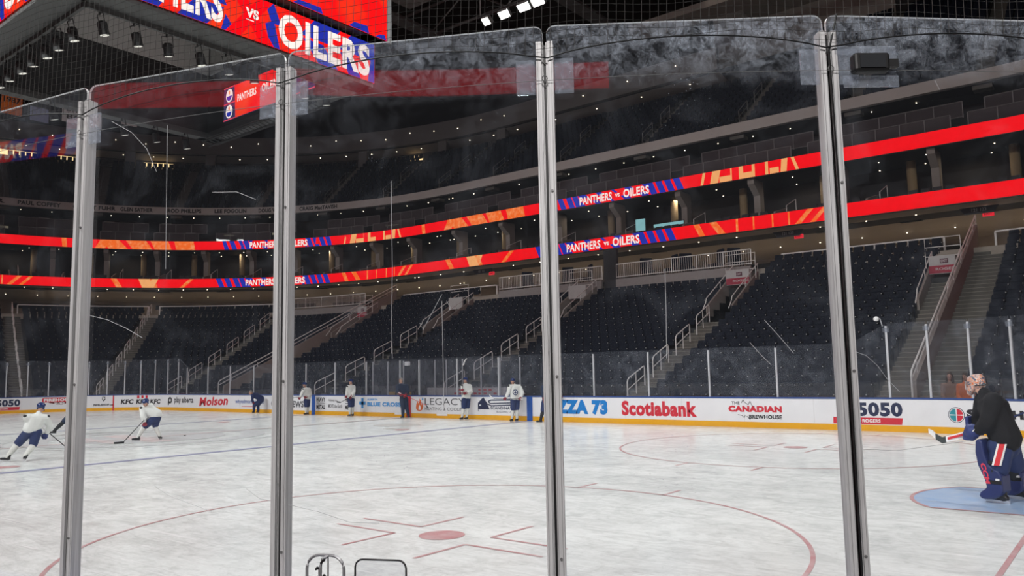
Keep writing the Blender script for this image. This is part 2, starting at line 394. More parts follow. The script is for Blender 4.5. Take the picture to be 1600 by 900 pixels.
for gx in (-1, 1):
    b = MB(); strip(b, [(gx * 7.47, -W2), (gx * 7.47, W2)], .30); struct(b.build('blue_line', PT_blue))
    yg = HY + math.sqrt(R0 ** 2 - (27.13 - HX) ** 2)
    b = MB(); strip(b, [(gx * 27.13, -yg), (gx * 27.13, yg)], .06); struct(b.build('goal_line', PT_red))
    b = MB(); ca = gx * 27.13
    arc = [(ca - gx * 1.83 * math.cos(a), 1.83 * math.sin(a)) for a in [math.radians(-42 + 84 * i / 24) for i in range(25)]]
    arc = [(p[0], max(-1.22, min(1.22, p[1]))) for p in arc]
    b.add([(x, y, ZI) for x, y in arc] + [(ca, 1.22, ZI), (ca, -1.22, ZI)], [tuple(range(27))]); struct(b.build('goal_crease', PT_crease))
    b = MB(); strip(b, [(ca, -1.22)] + arc + [(ca, 1.22)], .06, ZI + .002); struct(b.build('crease_line', PT_red))
    for gy in (-1, 1):
        cx, cy_ = gx * 21.03, gy * 6.71; b = MB()
        annulus(b, cx, cy_, 4.547, 4.602)
        for ix in (-1, 1):
            for iy in (-1, 1):
                strip(b, [(cx + ix * 1.83, cy_ + iy * .25), (cx + ix * .64, cy_ + iy * .25), (cx + ix * .64, cy_ + iy * 1.14)], .055)
                strip(b, [(cx + ix * .86, cy_ + iy * 4.48), (cx + ix * .86, cy_ + iy * 5.12)], .055)
        struct(b.build('faceoff_circle', PT_red)); b = MB(); disc(b, cx, cy_, .305); struct(b.build('faceoff_spot', PT_red))
        b = MB(); disc(b, gx * 6.1, cy_, .305); struct(b.build('faceoff_spot', PT_red))
b = MB(); strip(b, [(0, -W2), (0, W2)], .30, ZI + .008); struct(b.build('red_line', PT_pink))
b = MB(); annulus(b, 0, 0, 4.5, 4.6); annulus(b, 0, 0, 3.2, 4.0, z=ZI + .002); annulus(b, 0, 0, 0, 2.6, z=ZI + .002); struct(b.build('centre_emblem_grey', PT_grey))
b = MB(); strip(b, [(-2.3, -.25), (2.3, -.65)], .8, ZI + .005); strip(b, [(-1.7, -1.6), (1.6, -1.9)], .35, ZI + .005); strip(b, [(-6.2, -4.6), (-2.2, -4.3)], .35, ZI + .005); struct(b.build('centre_emblem_red', PT_pink))
b = MB(); disc(b, 3.75, 8.65, 1.05, ry=.95); disc(b, 5.3, 7.2, .5); struct(b.build('ice_print', PT_tan))

# ================================================================== BOARDS
boards = thing('dasher_boards', 'white rink boards with a blue cap and yellow kick plate, covered in printed advertisements', 'rink boards')
b = MB(); sweep(b, rect(0, .13, .19, 1.03), -HX, -HX + T, closed=True)
for k in range(36):
    t = HX - 2.44 * k if k < 18 else -HX - 8.2 * (k - 17)
    b.quad(P(t, -.003, .2), P(t - .006, -.003, .2), P(t - .006, -.003, 1.02), P(t, -.003, 1.02), 1)
b.build('board_panel', [M_white, mat('joint_grey', (.45, .44, .42))], boards)
b = MB(); sweep(b, rect(-.02, .16, 1.02, 1.075), -HX, -HX + T, closed=True); tag(b.build('cap_rail', M_cap, boards), 'blue cap rail')
b = MB(); sweep(b, rect(-.014, .13, 0, .2), -HX, -HX + T, closed=True); tag(b.build('kick_plate', M_kick, boards), 'yellow kick plate')
def ptint(n, c): return mat('print_' + n, c, .45, var=.04)
A_blue, A_navy, A_red, A_black = ptint('blue', (.01, .20, .58)), ptint('navy', (.022, .03, .075)), ptint('red', (.62, .025, .045)), ptint('black', (.02, .02, .025))
A_grey, A_sky, A_org, A_teal, A_wht = ptint('grey', (.10, .10, .11)), ptint('sky', (.05, .30, .68)), ptint('orange', (.75, .16, .04)), ptint('teal', (.03, .28, .34)), ptint('white', (.85, .85, .85))
A_royal = ptint('royal', (.02, .09, .36))
def bp(tl, a, z, d=-.006): return P(tshift(tl, -a, 0), d, z)
def ad_text(mb, body, tl, wdt, z0, z1, bold=.02, shear=0, mi=0, d=-.006, rise=0):
    text_on(mb, body, lambda a, c: bp(tl, a * wdt + shear * c * (z1 - z0), z0 + c * (z1 - z0) + rise * a, d), bold, mi)
def clip_a(poly, lo, hi):
    for sg, lim in ((1, lo), (-1, -hi)):
        out = []
        for p0, p1 in zip(poly, poly[1:] + poly[:1]):
            d0, d1 = sg * p0[0] - lim, sg * p1[0] - lim
            if d0 >= 0: out.append(p0)
            if (d0 >= 0) != (d1 >= 0): k = d0 / (d0 - d1); out.append((p0[0] + k * (p1[0] - p0[0]), p0[1] + k * (p1[1] - p0[1])))
        poly = out
        if len(poly) < 3: return []
    return poly
def ad_poly(mb, tl, pts, mi=0, d=-.006):
    a0, a1 = min(p[0] for p in pts), max(p[0] for p in pts)
    if a1 - a0 < .4: mb.add([bp(tl, a, z, d) for a, z in pts], [tuple(range(len(pts)))], mi); return
    n = math.ceil((a1 - a0) / .2)                      # follow the curve of the boards
    for k in range(n):
        q = clip_a(list(pts), a0 + (a1 - a0) * k / n, a0 + (a1 - a0) * (k + 1) / n)
        if q: mb.add([bp(tl, a, z, d) for a, z in q], [tuple(range(len(q)))], mi)
def ad_strip(mb, tl, pts, wd, mi=0, d=-.006):
    for (a, z), (a2, z2) in zip(pts, pts[1:]):
        l = math.hypot(a2 - a, z2 - z); nx, nz = -(z2 - z) / l * wd / 2, (a2 - a) / l * wd / 2
        ad_poly(mb, tl, [(a - nx, z - nz), (a2 - nx, z2 - nz), (a2 + nx, z2 + nz), (a + nx, z + nz)], mi, d)
def ad_disc(mb, tl, a, z, r, mi=0, d=-.006, a0=0, a1=360, n=24):
    pts = [(a + r * math.cos(math.radians(a0 + (a1 - a0) * i / n)), z + r * math.sin(math.radians(a0 + (a1 - a0) * i / n))) for i in range(n + (a1 - a0 < 360))]
    ad_poly(mb, tl, pts, mi, d)
def ad(label, mats, fn):
    mb = MB(); fn(mb); return tag(mb.build('advertisement_print', mats, boards), label)
def lottery(tl):
    def f(m):
        vs, fs = text_verts('EDGE', .03); m.add([bp(tl, .70 - .15 * c, .50 + .42 * a) for a, c in vs], fs, 0)
        for a0 in (.78, 1.47): text_on(m, '50', lambda a, c: bp(tl, a0 + a * .67, .47 + c * .45), .05, 0)
        ad_poly(m, tl, [(0, .22), (2.10, .22), (2.14, .43), (.01, .43)], 1)
        text_on(m, 'ROGERS', lambda a, c: bp(tl, .92 + a * .55, .27 + c * .11, -.009), .03, 2)
        for i in range(20):
            q = lambda r, k: bp(tl, .83 + r * math.cos(2 * PI * k / 20), .325 + r * math.sin(2 * PI * k / 20), -.009)
            m.quad(q(.035, i), q(.06, i), q(.06, i + 1), q(.035, i + 1), 2)
    return f
ad('navy numerals over a red bar', [A_navy, A_red, A_wht], lottery(-20.15))
ad('navy numerals over a red bar in the far left corner', [A_navy, A_red, A_wht], lottery(tshift(97.7, 2.14, 0)))
def f(m):
    ad_poly(m, 89.3, [(0, .72), (.1, .66), (1.95, .66), (2.05, .75), (2.05, .90), (1.95, .97), (.1, .97), (0, .90)], 0)
    text_on(m, 'FIREHOUSE', lambda a, c: bp(89.3, .1 + 1.85 * a, .71 + .20 * c, -.009), .06, 1)
    ad_poly(m, 89.3, [(.4, .62), (.9, .50), (1.2, .50), (1.7, .62), (1.7, .66), (.4, .66)], 2)
    text_on(m, 'SUBS', lambda a, c: bp(89.3, .72 + .62 * a, .53 + .11 * c, -.009), .05, 1)
ad('red banner with white lettering', [A_red, A_wht, ptint('maroon', (.12, .03, .03))], f)
def f(m):
    ad_text(m, 'NHLSHOP.ca', 68.2, 1.3, .33, .47, .05)
    ad_poly(m, 68.2, [(.55, .95), (.75, .95), (.77, .75), (.65, .62), (.53, .75)], 0); ad_poly(m, 68.2, [(.58, .91), (.71, .91), (.60, .73)], 1, -.009)
    ad_strip(m, 68.2, [(.56, .70), (.76, .86)], .03, 1, -.009)
ad('small black shield over black lettering', [A_black, A_wht], f)
def f(m):
    for i, a in enumerate((0, 1.15, 2.3)): ad_text(m, 'KFC', tshift(55.9, -a, 0), .92, .42, .74, .05, .12)
    for k in range(3): ad_poly(m, 55.9, [(1.22 + k * .34, .80), (1.4 + k * .34, .80), (1.4 + k * .34, 1.0), (1.22 + k * .34, 1.0)], 1)
ad('black italic letters with red stripes above', [A_black, A_red], f)
def f(m):
    ad_text(m, 'play alberta', tshift(29.9, -.85, 0), 2.4, .40, .88, .03); ad_disc(m, 29.9, .36, .66, .22); ad_poly(m, 29.9, [(.14, .34), (.25, .34), (.25, .7), (.14, .7)], 0, -.0065)
    ad_disc(m, 29.9, .36, .66, .09, 1, -.009)
ad('black lettering beside a round black icon', [A_black, A_wht], f)
def f(m):
    ad_text(m, 'Molson', 19.2, 3.25, .30, .86, .035, .22, rise=.12)
ad('large red script lettering', [A_red], f)
def f(m): ad_text(m, 'whyedmonton.com', 15.1, 3.0, .46, .78, .012); ad_strip(m, 15.1, [(.7, .36), (2.2, .36)], .035, 1)
ad('thin blue web address with a red underline', [A_royal, A_red], f)
def f(m): ad_text(m, 'Global', 11.4, 1.45, .36, .76, .015); ad_text(m, 'NEWS', 9.75, 1.4, .36, .72, .04)
ad('grey and black news lettering', [A_grey], f)
def hm(tl, wdt):
    def f(m):
        text_on(m, 'HEAVY', lambda a, c: bp(tl, a * wdt, .70 + .24 * c), .05); text_on(m, 'METAL', lambda a, c: bp(tl, a * wdt, .30 + .24 * c), .05)
        ad_strip(m, tl, [(0, .62), (wdt, .62)], .03)
    return f
ad('black two-line block lettering', [A_black], hm(7.22, .75)); ad('black two-line block lettering behind the third player', [A_black], hm(4.8, .72))
def f(m): text_on(m, 'Helping you', lambda a, c: bp(6.2, a * .75, .68 + .18 * c), .0); text_on(m, 'MOVE the Earth', lambda a, c: bp(6.2, a * 1.15, .38 + .2 * c), .012)
ad('small black two-line handwriting', [A_grey], f)
def f(m):
    ad_poly(m, 3.68, [(0, .57), (.5, .57), (.5, .74), (0, .74)]); ad_poly(m, 3.68, [(.165, .40), (.335, .40), (.335, .91), (.165, .91)])
    text_on(m, 'ALBERTA', lambda a, c: bp(3.05, a * .8, .80 + .09 * c), .03); text_on(m, 'BLUE CROSS', lambda a, c: bp(3.05, a * 2.5, .50 + .22 * c), .06)
ad('sky blue cross and lettering', [A_sky], f)
def f(m):
    fl = [(.0, .45), (.08, .35), (.25, .30), (.42, .37), (.5, .52), (.46, .70), (.38, .60), (.33, .82), (.24, .93), (.24, .75), (.15, .68), (.12, .80), (.03, .65)]
    ad_poly(m, -.5, fl, 1); ad_poly(m, -.5, [(.17, .38), (.3, .36), (.34, .47), (.26, .62), (.19, .5)], 3, -.009)
    ad_poly(m, -.5, [(.40, .88), (.46, .82), (.52, .88), (.46, .99)], 2)
    text_on(m, 'LEGACY', lambda a, c: bp(-1.1, a * 2.62, .62 + .32 * c), .0); text_on(m, 'HEATING & COOLING', lambda a, c: bp(-1.1, a * 2.7, .36 + .15 * c), .0)
ad('grey lettering beside an orange flame', [A_grey, A_org, A_sky, A_wht], f)
def f(m):
    ad_poly(m, -4.5, [(0, .46), (0, .74), (.28, .97), (.36, .90), (.62, .60), (.70, .46)])
    ad_poly(m, -4.5, [(.08, .62), (.2, .62), (.2, .67), (.08, .67)], 1, -.009); ad_poly(m, -4.5, [(0, .36), (.03, .36), (.03, .5), (0, .5)])
    ad_strip(m, -4.5, [(.32, .98), (.55, .70), (.8, .62), (1.9, .66)], .05); ad_strip(m, -4.5, [(.62, .80), (.75, .72), (1.95, .76)], .05)
    ad_strip(m, -4.5, [(.62, .82), (.8, .87), (1.9, .89)], .06)
    text_on(m, 'SCANDINAVIAN', lambda a, c: bp(-5.25, a * 1.62, .46 + .13 * c), .03); text_on(m, 'BUILDING SYSTEMS', lambda a, c: bp(-5.6, a * 1.25, .32 + .08 * c), .0)
ad('navy roof and swoosh emblem with lettering', [A_navy, A_wht], f)
def f(m): ad_text(m, 'PIZZA 73', -8.35, 3.05, .32, .92, .075)
ad('bold bright blue lettering', [A_blue], f)
def f(m): ad_text(m, 'Scotiabank', -12.05, 3.22, .32, .90, .05)
ad('wide red lettering', [A_red], f)
def f(m):
    leaf = [(.50, .86), (.56, .97), (.62, .88), (.75, .80), (.82, .92), (.88, .78), (.98, .72)]
    ad_strip(m, -16.5, leaf, .02, 1); ad_strip(m, -16.5, [(.35, .44), (.5, .42), (.58, .34), (.62, .42)], .02, 1); ad_strip(m, -16.5, [(.68, .40), (.80, .27)], .02, 1)
    text_on(m, 'THE', lambda a, c: bp(-16.5, .13 + a * .3, .80 + .11 * c), .02, 1)
    text_on(m, 'CANADIAN', lambda a, c: bp(-16.5, a * 1.95, .54 + .22 * c), .07, 0); text_on(m, 'BREWHOUSE', lambda a, c: bp(-16.5, .76 + a * 1.18, .31 + .14 * c), .05, 1)
ad('red lettering inside a thin black leaf outline', [A_red, A_black], f)
def f(m):
    tl = -33.2; ad_disc(m, tl, .22, .57, .235, 1); ad_disc(m, tl, .22, .57, .215, 4, -.008)
    for k, (a0, mi) in enumerate(((5, 3), (95, 0), (185, 0), (275, 3))):
        pts = [(.22 + .015 * math.cos(math.radians(a0 + 40)), .57 + .015 * math.sin(math.radians(a0 + 40)))] + [(.22 + .195 * math.cos(math.radians(a0 + i * 8)), .57 + .195 * math.sin(math.radians(a0 + i * 8))) for i in range(11)]
        ad_poly(m, tl, pts, mi, -.010)
    text_on(m, 'S', lambda a, c: bp(-36.6, a * .27, .50 + .25 * c), .07, 2); text_on(m, 'LH', lambda a, c: bp(-43.5, a * .58, .50 + .25 * c), .07, 2)
ad('teal and red ball with black lettering', [A_teal, A_navy, A_black, A_red, A_wht], f)
for x, nm, m_, wd in ((7.47, 'blue_stripe', A_royal, .31), (-7.47, 'blue_stripe', A_royal, .31), (0, 'red_stripe', A_red, .31)):
    b = MB(); b.quad(P(-x + wd / 2, -.017, .0), P(-x - wd / 2, -.017, .0), P(-x - wd / 2, -.017, 1.02), P(-x + wd / 2, -.017, 1.02)); tag(b.build(nm, m_, boards), nm.replace('_', ' ') + ' up the boards')
tg_ = HX + math.degrees(math.acos((27.13 - HX) / R0)) ; tg_ = HX + 90 - math.degrees(math.acos((27.13 - HX) / R0))
b = MB(); b.quad(P(tg_ + .3, -.017, .0), P(tg_ - .3, -.017, .0), P(tg_ - .3, -.017, 1.02), P(tg_ + .3, -.017, 1.02)); tag(b.build('red_stripe', A_red, boards), 'narrow red stripe up the boards')
for a, a2 in ((1.0, .5), (-1.9, -2.6)):
    b = MB(); b.quad(P(a, -.016, .12), P(a2, -.016, .12), P(a2, -.016, .21), P(a, -.016, .21)); tag(b.build('door_sill', A_wht, boards), 'white gap in the kick plate')

# ================================================================== FAR GLASS
def pane(name, ta, tb, d, z0, za, zb, m, th=.012, gap=.0, edge=False):
    b = MB(); a0, a1 = P(ta, d), P(tb, d); n = frame((ta + tb) / 2, d)[2] * th
    dr = (a1 - a0).normalized() * gap; a0 = a0 + dr; a1 = a1 - dr
    q = [Vector((a0.x, a0.y, z0)), Vector((a1.x, a1.y, z0)), Vector((a1.x, a1.y, zb)), Vector((a0.x, a0.y, za))]
    vs = q + [v + n for v in q]
    b.add(vs, [(0, 1, 2, 3), (7, 6, 5, 4)], 0); b.add(vs, [(3, 2, 6, 7), (0, 3, 7, 4), (1, 5, 6, 2), (4, 5, 1, 0)], 1)
    return b.build(name, [m, M_gedge if edge else M_farEdge])
M_farEdge = mat('far_glass_edge', (.36, .38, .40), .3)
def far_post(t, z1, wd, label, group=None, plate=False):
    p = thing('glass_post', label, 'post', P(t, .06, 1.07), 0, group)
    b = MB(); obox(b, t, .06, 0, 1.07 + (z1 - 1.07) / 2, (wd, .06, z1 - 1.07)); b.build('upright', M_alu2, p)
    if plate:
        b = MB(); obox(b, t, .02, 0, z1 - .13, (.20, .012, .15)); b.build('clear_plate', M_pad, p)
    return p
low = [-20.83 + 2.52 * i for i in range(8)] + [-.67 - 2.52 + 2.52, .67] + [.67 + 2.52 * i for i in range(1, 9)]
low = sorted(set(round(v, 3) for v in low))
for i, t in enumerate(low):
    far_post(t, 2.78, .06, 'slim post of the low far glass, %s from the goaltender\'s end' % ORD[i], 'low glass posts')
    if i:
        o = pane('rink_glass', low[i - 1], t, .06, 1.07, 2.85, 2.85, M_glassF, gap=.036)
        tag(o, 'low clear glass pane on the far boards, %s from the goaltender\'s end' % ORD[i - 1], 'glass pane', 'low glass panes')
for sgn, who in ((-1, 'at the goaltender\'s end'), (1, 'at the far left end')):
    o = pane('rink_glass', sgn * 20.83, sgn * 21.95, .06, 1.07, 2.85, 3.42, M_glassF, gap=.036)
    tag(o, 'slope-topped glass pane joining low and tall glass ' + who, 'glass pane', 'slope-topped panes')
st = R0 * PI / 180
for k in range(8):
    t = -21.95 - 1.2 / (st * 1.007) * k
    far_post(t, 3.36, .065, 'post of the tall glass behind the goaltender, %s from the low glass' % ORD[k], 'tall glass posts behind the goaltender', True)
    if k < 7: tag(pane('rink_glass', t, t - 1.2 / (st * 1.007), .06, 1.07, 3.45, 3.45, M_glassF, gap=.036), 'tall clear corner pane behind the goaltender, %s from the low glass' % ORD[k], 'glass pane', 'tall panes behind the goaltender')
t = 21.95
for k in range(16):
    far_post(t, 3.36, .06, 'slim post in the far left corner glass, %s from the low glass' % ORD[k], 'far left corner glass posts', True)
    t2 = tshift(t, 1.22, .06)
    if k < 15: tag(pane('rink_glass', t, t2, .06, 1.07, 3.45, 3.45, M_glassF, gap=.036), 'tall clear pane in the far left corner, %s from the low glass' % ORD[k], 'glass pane', 'far left corner panes')
    t = t2
# penalty benches behind the far boards
rear = [4.6, 3.4, 2.2, 1.0, -.1, -.9, -2.0, -3.2, -4.4, -5.6]
for i, t in enumerate(rear):
    p = thing('glass_post', 'thin post of the rear bench glass, %s from its left end' % ORD[i], 'post', P(t, 1.75, 1.07), 0, 'rear bench glass posts')
    b = MB(); obox(b, t, 1.75, 0, 1.4, (.05, .05, 2.8)); b.build('upright', M_alu2, p)
    if i: tag(pane('rink_glass', rear[i - 1], t, 1.75, 1.0, 2.8, 2.8, M_glassF, gap=.036), 'rear bench glass pane, %s from the left end' % ORD[i - 1], 'glass pane', 'rear bench panes')
bn = thing('bench_wall_banner', 'low white banner with rows of red print behind the bench glass', 'banner', P(-2.4, 1.9, .9))
b = MB(); obox(b, -2.2, 1.9, 0, 1.08, (5.6, .04, .62)); b.build('banner_panel', mat('banner_white', (.55, .52, .52)), bn)
b = MB()
for r, z in enumerate((1.28, 1.10, .93)):
    for k in range(9):
        if (k * 7 + r * 3) % 4: obox(b, -1.4 - .32 * k, 1.875, 0, z, (.2, .006, .09))
b.build('red_print', A_red, bn)
for k, t in enumerate((2.6, 2.0, 1.4)):
    c = thing('stacking_chair', 'mustard chair in the bench behind the dark-tracksuited coach, %s from the left' % ORD[k], 'chair', P(t, 1.1, .1), 0, 'mustard chairs in the bench')
    b = MB(); obox(b, t, 1.1, 0, .52, (.44, .42, .05)); b.build('seat', mat('mustard', (.32, .20, .05)), c)
    b = MB(); obox(b, t, 1.3, 0, .95, (.44, .04, .5)); b.build('backrest', MATS['mustard'], c)
    for ix in (-.19, .19):
        for iy in (.92, 1.28):
            b = MB(); obox(b, t, iy, ix, .31, (.03, .03, .40)); b.build('leg', M_black, c)
gl = thing('goal_light', 'white box lamp on a dark pole on the bench glass beside the red stripe', 'lamp', P(.25, 1.0, 1.0))
b = MB(); b.tube([P(.2, .2, .6), P(.2, .2, 3.1)], .025, 8); b.build('pole', M_black, gl)
b = MB(); obox(b, .3, .2, 0, 2.62, (.30, .12, .2)); b.build('lamp_box', A_wht, gl, bevel=.02)
cc = thing('security_camera', 'small white dome camera on the top corner of the tall glass', 'camera', P(-21.95, .06, 3.36))
b = MB(); b.tube([P(-21.85, .06, 3.36), P(-21.8, .02, 3.62)], .016, 6); b.build('stem', M_alu2, cc)
b = MB(); b.ball(P(-21.7, -.03, 3.60), (.09, .09, .08), 14, 8); b.build('dome', A_wht, cc, True)

# ================================================================== NEAR CORNER GLASS
CB = HX * 3 + 180 + 2 * HY                                   # t where the near right corner starts
def nt_(deg): return CB + (deg + 90)                          # polar angle about the corner's centre -> t
NP = [-91.1, -82.85, -74.6, -66.4, -58.1, -49.87, -41.6, -33.4]
WHO = ['outermost left', 'second from the left', 'first aluminium', 'second aluminium', 'third aluminium', 'fourth aluminium', 'seventh', 'eighth']
for i, a in enumerate(NP):
    t = nt_(a); hid = i in (0, 1, 6, 7)
    lab = ('close aluminium glass post beyond the picture edge, %s' % ('left side, farther out' if i == 0 else 'left side, nearer in' if i == 1 else 'right side, nearer in' if i == 6 else 'right side, farther out')) if hid else \
        'close double-channel aluminium glass post, %s of four from the left' % ORD[i - 2]
    p = thing('glass_post', lab, 'post', P(t, .03, 1.07), 0)
    for s1 in (-1, 1):
        b = MB(); obox(b, t, .035, s1 * .0215, 2.325, (.032, .045, 2.50)); obox(b, t, .064, s1 * .0215, 2.325, (.015, .014, 2.50)); obox(b, t, .06, s1 * .034, 2.325, (.007, .02, 2.50)); b.build('channel', M_alu, p); b = MB(); obox(b, t, .059, s1 * .0298, 2.325, (.0022, .004, 2.50)); obox(b, t, .059, s1 * .0095, 2.325, (.0018, .004, 2.50)); b.build('groove', M_steel, p)
    b = MB(); obox(b, t, .035, 0, 2.32, (.010, .03, 2.49)); b.build('rubber_seal', M_black, p)
    for s1 in (-1, 1):
        b = MB(); obox(b, t, .062, s1 * .085, 3.415, (.085, .008, .16)); b.build('clear_plate', M_pad, p, bevel=.006)
    for z in (1.35, 2.1, 2.9):
        b = MB(); o, tg, n = frame(t, .07); c = o + tg * .021; c.z = z; b.tube([c, c + n * .006], .006, 8); b.build('screw', M_steel, p)
PANES = []
for i in range(len(NP) - 1):
    ta, tb = nt_(NP[i]), nt_(NP[i + 1])
    lab = {0: 'close scuffed glass pane outside the picture on the left', 1: 'close scuffed glass pane left of the first aluminium post', 2: 'close scuffed glass pane between first and second aluminium posts',
           3: 'close scuffed glass pane between second and third aluminium posts', 4: 'close scuffed glass pane between third and fourth aluminium posts', 5: 'close scuffed glass pane right of the fourth aluminium post', 6: 'close scuffed glass pane outside the picture on the right'}[i]
    # rounded top corners
    a0, a1 = P(ta, .03), P(tb, .03); L_ = (a1 - a0).length; e = (a1 - a0) / L_; n = frame((ta + tb) / 2, 0)[2]
    a0, L2 = a0 + e * .007, L_ - .014
    pts = [(0, 1.07), (L2, 1.07)] + [(L2 - .04 + .04 * math.sin(k * PI / 8), 3.62 + .04 * math.cos(k * PI / 8)) for k in (4, 3, 2, 1, 0)] + [(.04 - .04 * math.sin(k * PI / 8), 3.62 + .04 * math.cos(k * PI / 8)) for k in (0, 1, 2, 3, 4)]
    f0 = lambda x, z: (a0.x + e.x * x, a0.y + e.y * x, z); f1 = lambda x, z: (a0.x + e.x * x + n.x * .013, a0.y + e.y * x + n.y * .013, z)
    b = MB(); b.prism(pts, f0, f1); b.m = [0, 0] + [1] * (len(b.m) - 2)
    PANES.append((i, tag(b.build('rink_glass', [M_glassN, M_gedge]), lab, 'glass pane')))
# black box held on the glass by clear plates, right of the fourth post
t0 = nt_(-49.87)
bx_ = thing('glass_mounted_camera', 'black box on clear plates fixed to the glass beside the fourth aluminium post', 'camera', P(t0, .07, 3.42))
b = MB(); obox(b, t0, .068, .16, 3.485, (.27, .008, .035)); obox(b, t0, .068, .18, 3.345, (.24, .008, .05)); obox(b, t0, .068, .278, 3.45, (.04, .008, .05)); b.build('clear_plate', M_pad, bx_)
b = MB(); obox(b, t0, .095, .165, 3.415, (.155, .055, .084)); b.build('camera_box', M_black, bx_, bevel=.012)
b = MB(); obox(b, t0, .124, .165, 3.415, (.11, .006, .055)); b.build('window', mat('dark_glass', (.03, .032, .036), .5, spec=.1), bx_)
b = MB(); obox(b, t0, .09, .262, 3.415, (.05, .03, .035)); b.build('bracket_arm', M_black, bx_)
# long scratches and streak reflections on the close glass, laid as pale lines
M_scr_ = mat('streak_pale', (.55, .56, .58), .6)
SCR = [[(-49.64, 2.184), (-49.25, 2.162), (-48.93, 2.118), (-48.68, 2.063), (-48.34, 2.009)], [(-74.16, 2.448), (-73.37, 2.421), (-72.59, 2.377), (-71.85, 2.323)], [(-73.49, 3.45), (-72.58, 3.374), (-71.91, 3.278), (-71.46, 3.152)], [(-71.06, 3.385), (-71.04, 3.204), (-71.01, 2.945), (-70.97, 2.657)], [(-62.91, 2.998), (-62.9, 2.826), (-62.88, 2.593), (-62.91, 2.363), (-62.89, 2.192)], [(-61.34, 2.44), (-61.33, 2.299), (-61.32, 2.159), (-61.31, 1.965)], [(-54.8, 2.55), (-54.81, 2.384), (-54.85, 2.167)], [(-52.05, 2.321), (-51.71, 2.26), (-51.28, 2.178)], [(-52.49, 2.227), (-52.19, 2.173), (-51.93, 2.132)], [(-62.03, 2.345), (-61.93, 2.316), (-61.34, 2.469)], [(-61.2, 2.44), (-61.09, 2.411), (-61.11, 2.397)], [(-67.55, 1.619), (-67.1, 1.575), (-66.44, 1.558), (-65.16, 1.52), (-64.24, 1.479), (-63.3, 1.477)], [(-50.0, 1.781), (-48.55, 1.765), (-46.48, 1.795)], [(-69.17, 3.016), (-68.2, 3.004), (-67.48, 2.958)], [(-46.55, 3.369), (-46.42, 3.325)], [(-71.17, 1.611), (-70.59, 1.569), (-68.92, 1.504)]]
for pts in SCR:
    q = pts[len(pts) // 2][0]; i = max(k for k in range(len(NP)) if NP[k] <= q); owner = [o for o in PANES if o[0] == i][0][1]
    ta, tb = P(nt_(NP[i]), .03), P(nt_(NP[i + 1]), .03); e = (tb - ta).normalized(); n = frame(nt_((NP[i] + NP[i + 1]) / 2), 0)[2]
    c0 = Vector((HX, -HY, 0)); out = []
    for a, z in pts:                                      # drop each point onto the flat pane
        dr = Vector((math.cos(math.radians(a)), math.sin(math.radians(a)), 0)); k = (ta - c0).dot(n) / dr.dot(n); p_ = c0 + dr * (k) + n * .0145; out.append(Vector((p_.x, p_.y, z)))
    b = MB(); b.tube(out, .0011, 4); tag(b.build('streak', M_scr_, owner), 'pale scratch')
# photo port and its opened cover low on the second pane
def rrect(w, h, r, n=6):
    pts = []
    for cx, cz, a0 in ((w / 2 - r, h / 2 - r, 0), (-w / 2 + r, h / 2 - r, 90), (-w / 2 + r, -h / 2 + r, 180), (w / 2 - r, -h / 2 + r, 270)):
        for k in range(n + 1):
            a = math.radians(a0 + 90 * k / n); pts.append((cx + r * math.cos(a), cz + r * math.sin(a)))
    return pts
tp = nt_(-63.2); ph = thing('photo_port', 'rounded camera port with a dark rim low in the close glass', 'camera port', P(tp, .05, 1.22))
b = MB(); b.tube([LP(tp, .05, x, 1.22 + z) for x, z in rrect(.232, .215, .035)], .0042, 6, closed=True); b.build('port_rim', M_black, ph)
b = MB(); b.add([LP(tp, .05, x, 1.22 + z) for x, z in rrect(.228, .211, .034)], [tuple(range(28))]); b.build('port_window', glass_mat('port_tint', .03, 4, .90, .10), ph)
tp = nt_(-64.83); pc = thing('port_cover', 'open grey metal hatch frame with latches left of the camera port', 'hatch', P(tp, .06, 1.22))
b = MB(); b.tube([LP(tp, .075, x, 1.228 + z) for x, z in rrect(.175, .235, .06)], .0065, 6, closed=True); b.build('hatch_frame', mat('hatch_grey', (.30, .30, .31), .4, metal=.3), pc)
b = MB(); b.tube([LP(tp, .10, -.012, 1.10), LP(tp, .10, -.012, 1.30), LP(tp, .10, .0, 1.335), LP(tp, .09, .02, 1.347)], .008, 6); b.build('hinge_bar', MATS['hatch_grey'], pc)
b = MB(); b.tube([LP(tp, .085, .018, 1.10), LP(tp, .085, .018, 1.343)], .003, 6); b.build('hinge_pin', M_black, pc)
for x, z, x2, z2 in ((-.005, 1.318, .01, 1.333), (-.01, 1.245, .012, 1.268), (-.028, 1.292, -.02, 1.298)):
    b = MB(); b.tube([LP(tp, .11, x, z), LP(tp, .11, x2, z2)], .005, 6); b.ball(LP(tp, .11, x2, z2), .007, 8, 6); b.build('latch', M_black, pc)
